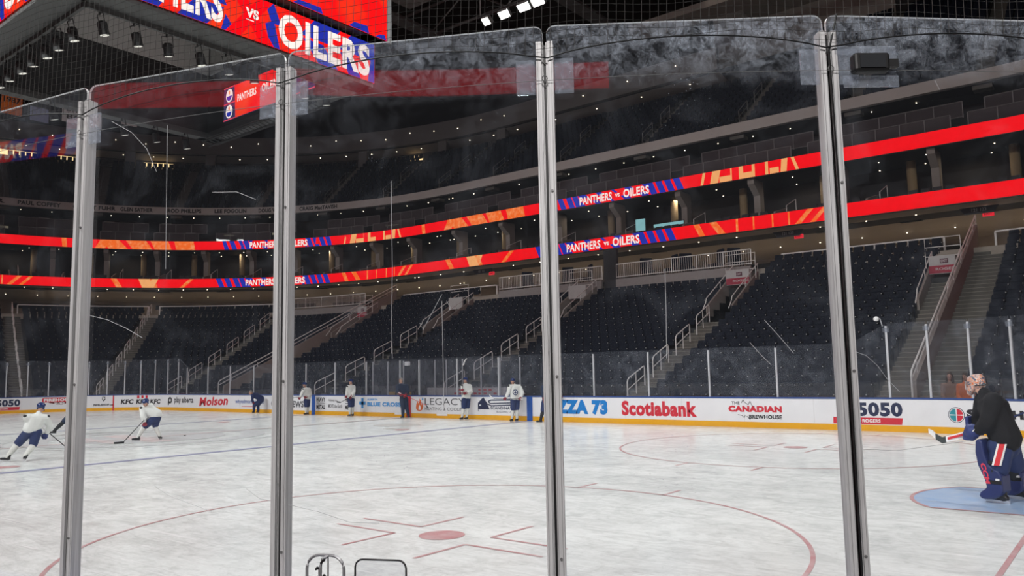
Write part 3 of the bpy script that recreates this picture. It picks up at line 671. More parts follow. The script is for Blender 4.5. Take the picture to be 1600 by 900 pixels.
# safety net above the glass
net = thing('safety_net', 'fine black safety net hanging above the close glass', 'net', P(nt_(-60), .07, 3.5))
b = MB(); A0, A1 = -90.5, -37.0; na = int((A1 - A0) / .243)
def rope_z(a):
    i = max(k for k in range(len(NP)) if NP[k] <= a) if a >= NP[0] else 0
    j = min(i + 1, len(NP) - 1); q = (a - NP[i]) / max(1e-6, NP[j] - NP[i]); return 3.485 + .075 * (4 * q * (1 - q)) ** .8
ND = .085
for k in range(na):
    a = A0 + .243 * k; b.tube([P(nt_(a), ND, rope_z(a)), P(nt_(a + .15), ND, 4.2), P(nt_(a + .4), ND, 6.2)], .0011, 3)
for k in range(74):
    z = 3.50 + .0365 * k; seg = []; off = lambda a: .010 * math.sin(a * 1.3 + k * .05)
    for m_ in range(int((A1 - A0) / .9)):
        a = A0 + .9 * m_
        if z + off(a) > rope_z(a): seg.append(P(nt_(a), ND, z + off(a)))
        elif len(seg) > 1: b.tube(seg, .0011, 3); seg = []
        else: seg = []
    if len(seg) > 1: b.tube(seg, .0011, 3)
b.build('net_mesh', mat('net_black', (.08, .077, .075), .8), net)
b = MB(); b.tube([P(nt_(A0 + .5 * k), ND, rope_z(A0 + .5 * k)) for k in range(int((A1 - A0) / .5))], .0034, 5); b.build('edge_rope', M_black, net)
b = MB(); b.tube([P(nt_(A0 + .8 * k), ND, 3.39) for k in range(int((A1 - A0) / .8))], .0014, 4); b.build('lower_cord', M_steel, net)
b = MB(); b.tube([P(nt_(-49.5), .05, 3.66), P(nt_(-49.9), ND, 3.48), P(nt_(-49.87), ND, 2.9), P(nt_(-49.87), .075, 1.2)], .0042, 5); b.build('hanging_rope', M_black, net)
for a in NP[1:7]:
    b = MB(); q = [LP(nt_(a), ND, .012 * math.cos(k * PI / 5), 3.40 + .012 * math.sin(k * PI / 5)) for k in range(10)]; b.tube(q, .0022, 4, closed=True); b.build('hook', M_steel, net)

# ================================================================== LOWER BOWL
def FZ(k): return .15 + .33 * k + .0028 * k * k
def DK(k): return 1.6 + .84 * k
AIS = [(-95.0, .65, None), (-71.0, .65, None), (-46.0, .65, None), (-22.05, 1.35, None), (-10.75, .68, 13), (.15, .68, 13), (10.9, .68, 13), (22.1, 1.35, 13), (46.0, .65, None), (72.4, .65, None), (96.0, .65, None), (118.5, .65, None), (142.0, .65, None)]
NROW, NCLUB = 21, 18
def nrows(t): return NCLUB if (-11.9 < t < 9.9 or 22.5 < t < 46) else NROW
SECT = []
b = MB()
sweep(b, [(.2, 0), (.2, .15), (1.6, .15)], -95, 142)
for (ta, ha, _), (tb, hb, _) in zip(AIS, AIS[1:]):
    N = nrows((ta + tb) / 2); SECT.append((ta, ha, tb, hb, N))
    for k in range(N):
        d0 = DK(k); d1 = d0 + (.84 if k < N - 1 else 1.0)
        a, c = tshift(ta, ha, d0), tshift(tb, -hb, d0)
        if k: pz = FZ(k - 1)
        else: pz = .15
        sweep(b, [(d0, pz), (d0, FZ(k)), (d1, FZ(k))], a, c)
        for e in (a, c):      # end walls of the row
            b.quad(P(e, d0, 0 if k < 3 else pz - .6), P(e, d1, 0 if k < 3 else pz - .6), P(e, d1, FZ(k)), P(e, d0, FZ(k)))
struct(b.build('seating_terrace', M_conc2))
# aisle stairs
AN = {-46.0: 'stairs of the near right corner', -22.05: 'stairs with the long double rail behind the goaltender', -10.75: 'stairs behind the wide red lettering', .15: 'stairs behind the penalty bench', 10.9: 'stairs behind the left blue stripe', 22.1: 'stairs under the long straight white rail', 46.0: 'first corner stairs left of the long straight rail', 72.4: 'wide middle corner stairs', 96.0: 'stairs at the far left picture edge', 118.5: 'hidden stairs beyond the left edge'}
for t, hw, vom in AIS:
    b = MB(); o, tg, n = frame(t, 0); R = Matrix((tg, n, Vector((0, 0, 1)))).transposed(); top = 20 if not vom else 12
    parts = [(-hw, hw)] if not (hw > 1 and vom is None) else [(-hw, hw)]
    for k in range(top + 1):
        for j in range(2):
            z = (FZ(k - 1) if k else .15) + (FZ(k) - (FZ(k - 1) if k else .15)) * (j + 1) / 2
            dd = DK(k) - .42 + .42 * j; c = o + n * (dd + .21 + .2); c.z = z - .3; b.box(c, (2 * hw, .82, .6), R=R)
            c = o + n * (dd + .012); c.z = z - .012; b.box(c, (2 * hw - .04, .03, .026), R=R, mi=1)
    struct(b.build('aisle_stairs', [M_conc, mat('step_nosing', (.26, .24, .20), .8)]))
def rail_mesh(t, d0, d1, a=0, h=.92, r=.026, mid=True, z0=None, posts=2, lead=.0):
    """loop handrail following the slope of the stairs"""
    mb = MB(); zf = lambda d: FZ((d - 1.6) / .84 + .5)
    q = lambda d, h_: LP(t, 0, a, zf(d) + h_, d)
    mb.tube([q(d0, 0), q(d0, h - .12), q(d0 + .05, h - .03), q(d0 + .14, h + .02), q(d1 - .14, h - .02), q(d1 - .05, h - .03), q(d1, h - .12), q(d1, 0)], r, 8)
    if mid: mb.tube([q(d0, h * .52), q(d1, h * .52)], r * .85, 6)
    for i in range(1, posts): dd = d0 + (d1 - d0) * i / posts; mb.tube([q(dd, 0), q(dd, h)], r * .85, 6)
    return mb
for t, hw, vom in AIS[2:-1]:
    if hw > 1: continue
    n_ = 4 if vom else 7
    for k in range(n_):
        d0 = 2.7 + 2.35 * k
        o = rail_mesh(t, d0, d0 + 1.55).build('handrail', M_rail)
        tag(o, 'silver loop handrail, %s up the %s' % (ORD[k], AN.get(t, 'far stairs')), 'handrail', 'loop handrails')
zf = lambda d: FZ((d - 1.6) / .84 + .5)
# long double rails: one behind the goaltender, one on the left
for t, lab, side in ((-22.05, 'long double silver handrail on a low wall behind the goaltender', .25), (22.1, 'long straight white handrail on a low wall on the left', 0)):
    p = thing('stair_rail', lab, 'handrail', P(t, 3, .5))
    d0, d1 = 3.0, 19.8; q = lambda d, h_: LP(t, 0, 0, zf(d) + h_, d)
    b = MB(); b.tube([q(d0, 0), q(d0, .86), q(d0 + .1, .98), q(d1, .98), q(d1, 0)], .035, 8); b.build('top_rail', M_rail, p)
    b = MB(); b.tube([q(d0, .70), q(d1, .70)], .032, 8); b.build('lower_rail', M_rail, p)
    b = MB(); w_ = lambda x, h_, s1: LP(t, 0, s1 * .06, zf(x) + h_, x)
    for s1 in (-1, 1): b.quad(w_(d0 + .4, -.6, s1), w_(d1, -.6, s1), w_(d1, .5, s1), w_(d0 + .4, .5, s1))
    b.quad(w_(d0 + .4, .5, -1), w_(d1, .5, -1), w_(d1, .5, 1), w_(d0 + .4, .5, 1)); b.quad(w_(d0 + .4, -.6, -1), w_(d0 + .4, -.6, 1), w_(d0 + .4, .5, 1), w_(d0 + .4, .5, -1))
    b.build('rail_wall', M_beige, p)
    for k in range(8):
        dd = d0 + 2.1 * k + 1; b = MB(); b.tube([q(dd, .4), q(dd, .98)], .022, 6); b.build('rail_post', M_rail, p)
# vomitories: portal with side walls, dark opening, white header, guard rails
def vom(t, a0, a1, k, lab, sign=None, wall=M_beige):
    p = thing('vomitory', lab, 'stairway entrance', P(t, DK(k), FZ(k)))
    zf0, d0, d1 = FZ(k - 1), DK(k) + .1, DK(k) + 3.9
    zt = FZ(k) + 2.0
    for a in (a0, a1):
        b = MB(); s1 = 1 if a == a1 else -1
        pts = [(d0, zf0 - .1), (d1, zf0 - .1), (d1, FZ((d1 - 1.6) / .84) + .75), (d0, FZ(k) + .55)]
        b.prism(pts, lambda d, z: LP(t, 0, a, z, d), lambda d, z: LP(t, 0, a + s1 * .1, z, d)); b.build('side_wall', wall, p)
        b = MB(); zt_ = lambda d: FZ(k) + .55 + (FZ((d1 - 1.6) / .84) + .2 - FZ(k)) * (d - d0) / (d1 - d0)
        q = lambda d, h_: LP(t, 0, a + s1 * .05, zt_(d) + h_, d)
        b.tube([q(d0 - .5, .05), q(d0 - .1, .25), q(d0, .42), q(d1, .42), q(d1, -.1)], .026, 6); b.tube([q((d0 + d1) / 2, 0), q((d0 + d1) / 2, .42)], .022, 6); b.build('guard_rail', M_rail, p)
    b = MB(); m_ = (a0 + a1) / 2; wd = a1 - a0
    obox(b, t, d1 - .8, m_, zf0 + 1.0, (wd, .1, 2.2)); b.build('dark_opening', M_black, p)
    b = MB(); obox(b, t, d1 - 1.5, m_, zf0 - .05, (wd, 3.2, .1)); b.build('landing', M_conc2, p)
    b = MB(); obox(b, t, d1 - 1.1, m_, zt + .28, (wd, .12, .85)); b.build('header_panel', mat('header_white', (.50, .48, .47)), p)
    if sign:
        b = MB(); obox(b, t, d1 - 1.17, m_, zt + .06, (wd, .02, .36)); sp = b.build('red_banner', mat('banner_red', (.38, .03, .06)), p)
        o, tg, n = frame(t, d1 - 1.185); c = o - tg * 0; b = MB()
        text_on(b, 'ROGERS', lambda u, v: LP(t, d1 - 1.183, m_ + .28 - u * .95, zt + .01 + v * .13), .03)
        b.build('lettering', mat('sign_pale', (.6, .5, .5)), sp)
        b = MB(); obox(b, t, d1 - 1.17, m_ - .1, zt + .45, (.34, .02, .22)); e = b.build('exit_sign', mat('exit_dark', (.10, .03, .05)), p)
        b = MB(); text_on(b, 'EXIT', lambda u, v: LP(t, d1 - 1.185, m_ + .04 - u * .28, zt + .39 + v * .12), .03); b.build('lettering', mat('sign_pale', (.6, .5, .5)), e)
    b = MB(); zg = max(zt + .7, FZ(k + 4)); q = lambda a, h_: LP(t, d1 - .7, a, zg + h_)
    b.tube([q(a0 - .2, -.5), q(a0 - .2, .95), q(a1 + .2, .95), q(a1 + .2, -.5)], .024, 6); b.tube([q(a0 - .2, .5), q(a1 + .2, .5)], .02, 6); b.tube([q(a0 - .2, .05), q(a1 + .2, .05)], .02, 6); b.build('upper_guard', M_rail, p)
vom(-10.75, -.68, .68, 13, 'stairway entrance with pale walls above the stairs behind the red lettering', True)
vom(.15, -.68, .68, 13, 'stairway entrance with pale walls above the penalty bench stairs', False)
vom(10.9, -.68, .68, 13, 'stairway entrance with pale walls above the stairs behind the left blue stripe', False)
vom(22.1, -1.3, -.2, 13, 'stairway entrance beside the long straight white rail', True)
vom(-22.05, .22, 1.35, 12, 'stairway entrance with white header beside the long double rail', True)

# seats -------------------------------------------------------------
def seat_parts():
    o = {}
    b = MB(); rows = []
    for j in range(5):
        z = .36 + .125 * j; y = .10 + .07 * j / 4 + (.015 if j in (1, 2) else 0)
        rows.append([(x * (.235 - (.03 if j == 4 else 0)), y + .035 * (abs(x)) ** 2 * -1, z) for x in (-1, -.5, 0, .5, 1)])
    vs = [p for r in rows for p in r] + [(x, y + .05, z) for r in rows for x, y, z in r]; fs = []
    for j in range(4):
        for i in range(4):
            a = j * 5 + i; fs += [(a, a + 1, a + 6, a + 5), (a + 30, a + 31, a + 26, a + 25)]
    rim = [0, 1, 2, 3, 4, 9, 14, 19, 24, 23, 22, 21, 20, 15, 10, 5]
    fs += [(rim[i], rim[(i + 1) % 16], rim[(i + 1) % 16] + 25, rim[i] + 25)[::-1] for i in range(16)]
    b.add(vs, fs); o['backrest'] = b
    b = MB(); b.prism([(-.02, .30), (.05, .30), (.09, .62), (.05, .70), (.0, .66)], lambda y, z: (-.215, y, z), lambda y, z: (.215, y, z)); o['seat_pan'] = b
    b = MB(); b.box((.26, .06, .56), (.035, .30, .05)); b.box((.26, .14, .40), (.03, .06, .42)); b.box((.26, .12, .10), (.03, .05, .2)); o['armrest'] = b
    b = MB(); b.box((.26, -.098, .58), (.034, .008, .034)); o['number_tag'] = b
    return o
SP = seat_parts()
cands = []
RI = []
def cam_px(p):
    v = p - CAM; z = v.dot(f_)
    return (800 + FPX * v.dot(r2) / z, 450 - FPX * v.dot(u2) / z, z) if z > .1 else (-1e4, 0, 1)
for si, (ta, ha, tb, hb, N) in enumerate(SECT):
    for k in range(N):
        d = DK(k) + .45; a = tshift(ta, ha + .12, d); c = tshift(tb, -hb - .12, d); L = tlen(a, c, d); n = int(L / .53)
        for i in range(n):
            t = tshift(a, (i + .5) * L / n, d); kk = DK(k)
            # leave out what would stand inside a stairway entrance
            p = P(t, d, FZ(k)); u, v, dist = cam_px(p + Vector((0, 0, .6)))
            cands.append((dist, si, k, i, t, d, -40 < u < 1640 and v < 640, u))
cands.sort(key=lambda q: (not q[6], q[0] + (1000 if q[2] < 2 else 0)))
SN = {3: 'between double rail and red-letter stairs', 2: 'right of the long double rail behind the goaltender', 1: 'beyond the right corner stairs', 4: 'between the red-letter and bench stairs', 0: 'far right block'}
proto = None
for q in cands[:300]:
    dist, si, k, i, t, d, vis, u = q
    o, tg, n = frame(t, d); rz = math.atan2(n.y, n.x) - PI / 2; loc = P(t, d, FZ(k))
    lab = 'dark folding seat, %s row up, %s' % (ORD[k], SN.get(si, 'block at the right'))
    grp = 'seats in row %d, %s' % (k + 1, SN.get(si, 'right block'))
    if proto is None:
        proto = thing('stadium_seat', lab, 'seat', loc, rz, grp)
        for nm, m_ in (('backrest', M_seat), ('seat_pan', M_seat), ('armrest', M_seat), ('number_tag', M_tag)):
            x = SP[nm].build(nm, m_, proto, local=True)
            if nm == 'number_tag': x['label'] = 'small white number tag'
    else:
        r = proto.copy(); COL.objects.link(r); r.location = loc; r.rotation_euler = (0, 0, rz); r['label'] = lab; r['group'] = grp
        for ch in list(proto.children):
            c = ch.copy(); COL.objects.link(c); c.parent = r
b = MB()
def add_seat(b, t, d, z):
    o, tg, n = frame(t, d); R = Matrix((-tg, n, Vector((0, 0, 1)))).transposed(); o = Vector((o.x, o.y, z))
    def bx(c, sz, mi=0): b.box(o + R @ Vector(c), sz, R=R, mi=mi)
    bx((0, .14, .60), (.46, .06, .50)); bx((0, .03, .50), (.43, .08, .38)); bx((.26, .07, .46), (.034, .2, .24)); bx((.26, -.05, .58), (.034, .01, .034), 1)
for q in cands[300:]: add_seat(b, q[4], q[5], FZ(q[2]))
tag(b.build('stadium_seats', [M_seat, M_tag]), 'all the other dark folding seats filling the lower bowl', 'seats', kind='stuff')

# ================================================================== CONCOURSE AND SUITE LEVELS
TA, TB = -100, 142
b = MB(); sweep(b, [(18.0, 7.0), (18.0, 7.9), (31, 7.9)], TA, TB); struct(b.build('floor_concourse', mat('concourse_floor', (.42, .37, .31), .7)))
b = MB(); sweep(b, [(31, 7.0), (31, 10.66)], TA, TB); struct(b.build('wall_concourse', M_beige))
b = MB(); sweep(b, [(20.36, 10.62), (24, 10.75), (31, 10.2)], TA, TB); struct(b.build('ceiling_concourse', M_beige))
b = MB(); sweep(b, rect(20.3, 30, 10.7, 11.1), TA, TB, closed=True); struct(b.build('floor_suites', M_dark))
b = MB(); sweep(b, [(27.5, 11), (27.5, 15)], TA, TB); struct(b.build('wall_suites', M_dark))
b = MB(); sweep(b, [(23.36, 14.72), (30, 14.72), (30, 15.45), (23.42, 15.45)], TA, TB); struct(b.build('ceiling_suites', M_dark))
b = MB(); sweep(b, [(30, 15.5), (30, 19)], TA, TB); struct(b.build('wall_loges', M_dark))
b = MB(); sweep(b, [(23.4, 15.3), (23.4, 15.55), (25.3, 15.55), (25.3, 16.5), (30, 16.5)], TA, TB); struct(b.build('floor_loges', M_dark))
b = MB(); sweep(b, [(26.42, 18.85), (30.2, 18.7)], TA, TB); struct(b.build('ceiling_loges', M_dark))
b = MB(); sweep(b, rect(26.0, 26.4, 18.85, 19.58), TA, TB, closed=True); fas = thing('balcony_fascia', 'grey upper balcony fascia carrying dark lettering', 'fascia', P(60, 26, 18.8)); b.build('fascia_panel', M_fasc, fas)
M_name = mat('name_dark', (.03, .028, .028), .8)
for body, tl, tr in (('RYAN SMYTH', 108, 96.93), ('PAUL COFFEY', 95.2, 89.2), ('GRANT FUHR', 87.43, 80.52), ('GLEN SATHER', 82.0 - 6.5, 67.0), ('ROD PHILLIPS', 73.2, 67.7), ('LEE FOGOLIN', 65.5, 60.1), ('DOUG WEIGHT', 58, 52.6), ('CRAIG MacTAVISH', 50.7, 43.7)):
    if body == 'RYAN SMYTH': body, tl = 'ER', 99.3
    if body == 'GRANT FUHR': tl, tr = 87.5, 81.2
    if body == 'GLEN SATHER': tl, tr = 80.5, 75.5
    L = tlen(tr, tl, 26); b = MB(); text_on(b, body, lambda a, c: P(tshift(tl, -a * L, 26), 25.985, 19.02 + .42 * c), .045); b.build('name_lettering', M_name, fas)
# balcony walls with railings in front of the concourse
def balcony(ta, tb, lab):
    p = thing('balcony_railing', lab, 'railing', P((ta + tb) / 2, 16.7, 7))
    b = MB(); sweep(b, rect(16.75, 16.95, 6.4, 7.98), ta, tb, closed=True, caps=True); fb = MB(); sweep(fb, [(16.98, 7.9), (18.2, 7.9)], ta, tb); struct(fb.build('floor_balcony', MATS['concourse_floor'])); b.build('balcony_wall', mat('balcony_wall', (.30, .27, .26)), p)
    b = MB(); b.tube([P(t, 16.85, 8.95) for t in stations(ta, tb, 3)], .03, 6); b.tube([P(t, 16.85, 8.12) for t in stations(ta, tb, 3)], .025, 6); b.build('rail', M_rail, p)
    b = MB(); L = tlen(ta, tb, 16.85); n = int(L / .14)
    for i in range(n + 1):
        t = tshift(ta, L * i / n, 16.85); obox(b, t, 16.85, 0, 8.5, (.018 if i % 12 else .06, .018, .9))
    b.build('baluster_bars', M_rail, p)
balcony(-10.95, -1.9, 'white baluster railing on the balcony right of the dark gap')
balcony(-.8, 8.0, 'white baluster railing on the balcony left of the dark gap'); balcony(23.6, 45, 'white baluster railing on the balcony left of the long straight rail')
b = MB(); obox(b, -1.35, 17.1, 0, 8.2, (1.0, .2, 3.6)); struct(b.build('wall_gap', M_dark))
chp = None
for i, t in enumerate((-9.6, -8.3, -6.4, -5.2, -3.6, 1.2, 2.6, 4.4, 6.2)):
    lab = 'dark upholstered club chair behind the centre balcony railing, %s from the right' % ORD[i]
    if chp is None:
        chp = thing('club_chair', lab, 'chair', (0, 0, 0), 0, 'club chairs on the balcony')
        b = MB(); b.box((0, 0, .45), (.8, .7, .2)); b.build('seat', M_seat, chp, local=True, bevel=.04)
        b = MB(); b.box((0, .36, .95), (.8, .16, 1.0)); b.build('backrest', M_seat, chp, local=True, bevel=.05)
        for x in (-.34, .34):
            for y in (-.28, .36): b = MB(); b.tube([(x, y, 0), (x, y, .4)], .03, 6); b.build('leg', M_black, chp, local=True)
        r = chp
    else:
        r = chp.copy(); COL.objects.link(r); r['label'] = lab
        for ch in list(chp.children): c = ch.copy(); COL.objects.link(c); c.parent = r
    o, tg, n = frame(t, 17.9); r.location = (o.x, o.y, 7.9); r.rotation_euler = (0, 0, (-1) ** i * .7)
def drink_rail(ta, tb, lab):
    d = 19.6; p = thing('drink_rail', lab, 'railing', P((ta + tb) / 2, d, FZ(20)))
    b = MB(); sweep(b, rect(d - .15, d + .2, 8.78, 8.86), ta, tb, closed=True, caps=True); b.build('counter', M_rail, p)
    L = tlen(ta, tb, d); n = max(2, int(L / 1.7))
    for i in range(n + 1):
        t = tshift(ta, L * i / n, d); b = MB(); obox(b, t, d, 0, 8.3, (.09, .09, 1.0)); b.build('rail_post', M_rail, p)
drink_rail(-20.5, -11.8, 'pale drink rail behind the top row, right of the balcony'); drink_rail(10.5, 20.8, 'pale drink rail behind the top row, left of the centre balcony')
drink_rail(-45, -23.8, 'pale drink rail behind the top row of the right corner'); drink_rail(47, 71.5, 'pale drink rail behind the top row in the left corner'); drink_rail(73.5, 95, 'pale drink rail behind the top row at the far left')
# columns, windows and dark slots
def many(name, lab, cat, grp, ts, fn):
    for i, t in enumerate(ts): tag(fn(t), lab % ORD[i], cat, grp)
ts = [-58, -50, -42, -34, -27, -19.5, -14.2, -8.6, -3.2, 2.3, 7.8, 13.2, 18.6, 26, 34, 42, 50, 58, 66, 74, 82, 90, 98, 106]
for i, t in enumerate(ts):
    p = thing('suite_column', 'concrete bracket column between the red ribbons, %s from the right' % ORD[i], 'column', P(t, 23.6, 11.1), 0, 'suite columns')
    b = MB(); b.prism([(24.4, 11.1), (25.1, 11.1), (25.1, 14.7), (23.42, 14.7), (23.42, 14.35), (24.4, 13.7)], lambda d, z: LP(t, 0, -.22, z, d), lambda d, z: LP(t, 0, .22, z, d)); b.build('bracket', M_beige, p)
    b = MB(); q = LP(t, 26.0, 1.6, 11.1); b.tube([q, q + Vector((0, 0, 3.6))], .28, 10); b.build('round_column', M_gold, p, True)
b = MB()
for t in [x * 2.7 - 19 for x in range(16)] + [22 + 4.2 * i for i in range(22)] + [-23 - 4.5 * i for i in range(8)]:
    obox(b, t, 24.9, 0, 14.70, (.06, .06, .03)); obox(b, t, 27.2, .5, 14.70, (.06, .06, .03))
    obox(b, t, 22.3, .3, 10.66, (.065, .065, .03)); obox(b, t, 27, -.9, 10.40, (.065, .065, .03)); obox(b, t, 27.4, .8, 18.77, (.06, .06, .04))
tag(b.build('recessed_downlights', M_dl), 'small warm downlights scattered under the balcony ceilings', 'downlights', kind='stuff')
b = MB()
for t, L in ((-18, 4), (-13, 2.6), (-7, 4), (-1, 3), (4, 4), (12.5, 3.4), (17.5, 3), (27, 4), (36, 4), (45, 4.5), (54, 4), (63, 4.5), (73, 4), (83, 4), (92, 4), (-27, 3), (-36, 3)):
    obox(b, t, 30.9, 0, 9.65, (L, .1, .45)); obox(b, t, 24.5, 0, 10.70, (1.2, .3, .1))
struct(b.build('trim_dark_slots', M_black))
def lamp(name, p, watts, sx=1.6, sy_=.5):
    area(name, p, p + Vector((0, 0, -3)), sx, sy_, watts, 170, (1, .84, .62))
for t in (-40, -31, -24, -19, -13.5, -8, -2, 4, 10, 16, 22, 31, 41, 52, 64, 76, 88): lamp('concourse_lamp', LP(t, 26.5, 0, 10.38), 60)
for t in (-36, -22, -12, -3, 6, 15, 28, 44, 60, 78, 94): lamp('suite_lamp', LP(t, 25.9, .9, 14.64), 22, .8, .4)
# suite seats, tables, rails
RAILT = [-17.2, -11.8, -5.6, -.4, 5.1, 10.4, 15.8, 23, 31, 39, 47, 55, 63, 71, 79, 87, 95]
b = MB()
for row, (d, z) in enumerate(((21.3, 11.1), (22.3, 11.1), (23.3, 11.3))):
    t = -60
    while t < 108:
        t = tshift(t, .62, d)
        if min(abs(t - q) for q in RAILT) > (1.1 if abs(t) < 22 else 2.2) and (int(t * 1.7) % 9 and row < 2 or int(t) % 3): add_seat(b, t, d, z)
tag(b.build('suite_seats', [mat('suite_seat', (.03, .026, .03), .6), M_tag]), 'rows of dark suite seats between the two red ribbons', 'seats', kind='stuff')
ts = [-17.2, -11.8, -5.6, -.4, 5.1, 10.4, 15.8, 23, 31, 39, 47, 55, 63, 71, 79, 87, 95]
for i, t in enumerate(ts):
    p = thing('suite_rail', 'thin slanted stair rail in the suites between the ribbons, %s from the right' % ORD[i], 'handrail', P(t, 21, 11.1), 0, 'suite stair rails')
    b = MB(); q = lambda d, z, a=0: LP(t, 0, a, z, d)
    b.tube([q(20.8, 11.1), q(20.8, 12.0), q(22.6, 12.7), q(22.6, 11.1)], .025, 6); b.build('rail', M_rail, p)
    b = MB(); b.prism([(20.6, 11.1), (23.0, 11.1), (23.0, 12.3), (20.6, 11.7)], lambda d, z: q(d, z, .62), lambda d, z: q(d, z, .74)); b.build('divider', M_beige, p)
for t, z, wd, h, lab in ((-1.0, 12.35, .75, .85, 'glowing pale cyan screen standing in the suites above the lower ribbon'), (-3.2, 12.12, 2.3, .22, 'long low pale cyan screen behind the lower ribbon')):
    p = thing('suite_screen', lab, 'screen', P(t, 22, z))
    b = MB(); obox(b, t, 21.9, 0, z, (wd + .08, .05, h + .08)); b.build('screen_case', M_black, p)
    b = MB(); obox(b, t, 21.86, 0, z, (wd, .02, h)); b.build('screen_face', M_cyan, p)
# loge boxes: groups of glass-fronted bays
def loges(d, z, ts, lab):
    for i, (ta, tb) in enumerate(ts):
        p = thing('loge_front', lab % ORD[i], 'glass railing', P((ta + tb) / 2, d, z), 0, lab.split(',')[0] + 's')
        L = tlen(ta, tb, d); n = max(2, round(L / 1.45)); b = MB(); g = MB(); s_ = MB()
        for k in range(n + 1):
            t = tshift(ta, L * k / n, d); obox(b, t, d, 0, z + .5, (.05, .05, 1.0))
        tt = [tshift(ta, L * k / n, d) for k in range(n + 1)]
        b.tube([P(t, d, z + 1.0) for t in tt], .028, 4); b.tube([P(t, d, z + .06) for t in tt], .028, 4)
        for a, c in zip(tt, tt[1:]): g.quad(P(a, d + .03, z + .06), P(c, d + .03, z + .06), P(c, d + .03, z + .98), P(a, d + .03, z + .98))
        b.build('bay_frame', mat('loge_frame', (.24, .21, .21), .5), p); g.build('glass_bays', M_loge, p)
        for k in range(n):
            t = tshift(ta, L * (k + .6) / n, d)
            if k % 2 == 0: s_.box(LP(t, d, 0, z + 1.06, .35), (.9, .3, .04), rz=math.atan2(frame(t, d)[1].y, frame(t, d)[1].x))
        s_.build('counter', M_rail, p)
loges(23.7, 15.5, [(-44, -31), (-29, -21.5), (-20.6, -12.4), (-11.3, -3.6), (-2.6, 5.6), (6.6, 13.6), (14.8, 22.6), (25, 34), (36, 46), (54.2, 64), (67, 74.5), (76, 83), (85, 95), (97, 107)], 'glass loge front just above the upper red ribbon, %s from the right')
loges(25.6, 16.75, [(-44, -31.5), (-29.5, -22.3), (-21, -13.2), (-12.2, -4.2), (-3.2, 4.6), (5.8, 12.6), (13.8, 21.6), (24, 33), (35, 45), (51, 63), (66.5, 74.2), (76, 83), (85, 95), (97, 107)], 'glass loge front under the grey fascia, %s from the right')
for t, wd, z, h in ((97.5, 2.0, 17.0, .9), (64.8, 1.0, 17.0, .85), (37, 1.6, 17.2, .8), (-25, 1.6, 17.2, .7), (56, 2.4, 17.3, .5)):
    b = MB(); obox(b, t, 29.8, 0, z, (wd, .1, h)); tag(b.build('lit_doorway', mat('pale_lit', (.5, .46, .32), emit=.25), None), 'pale lit doorway behind the loge fronts near %s' % {97.5: 'the left picture edge', 64.8: 'the third lettering group', 37: 'the blank end of the lettering', -25: 'the far right', 56: 'the lettering centre'}[t], 'doorway')

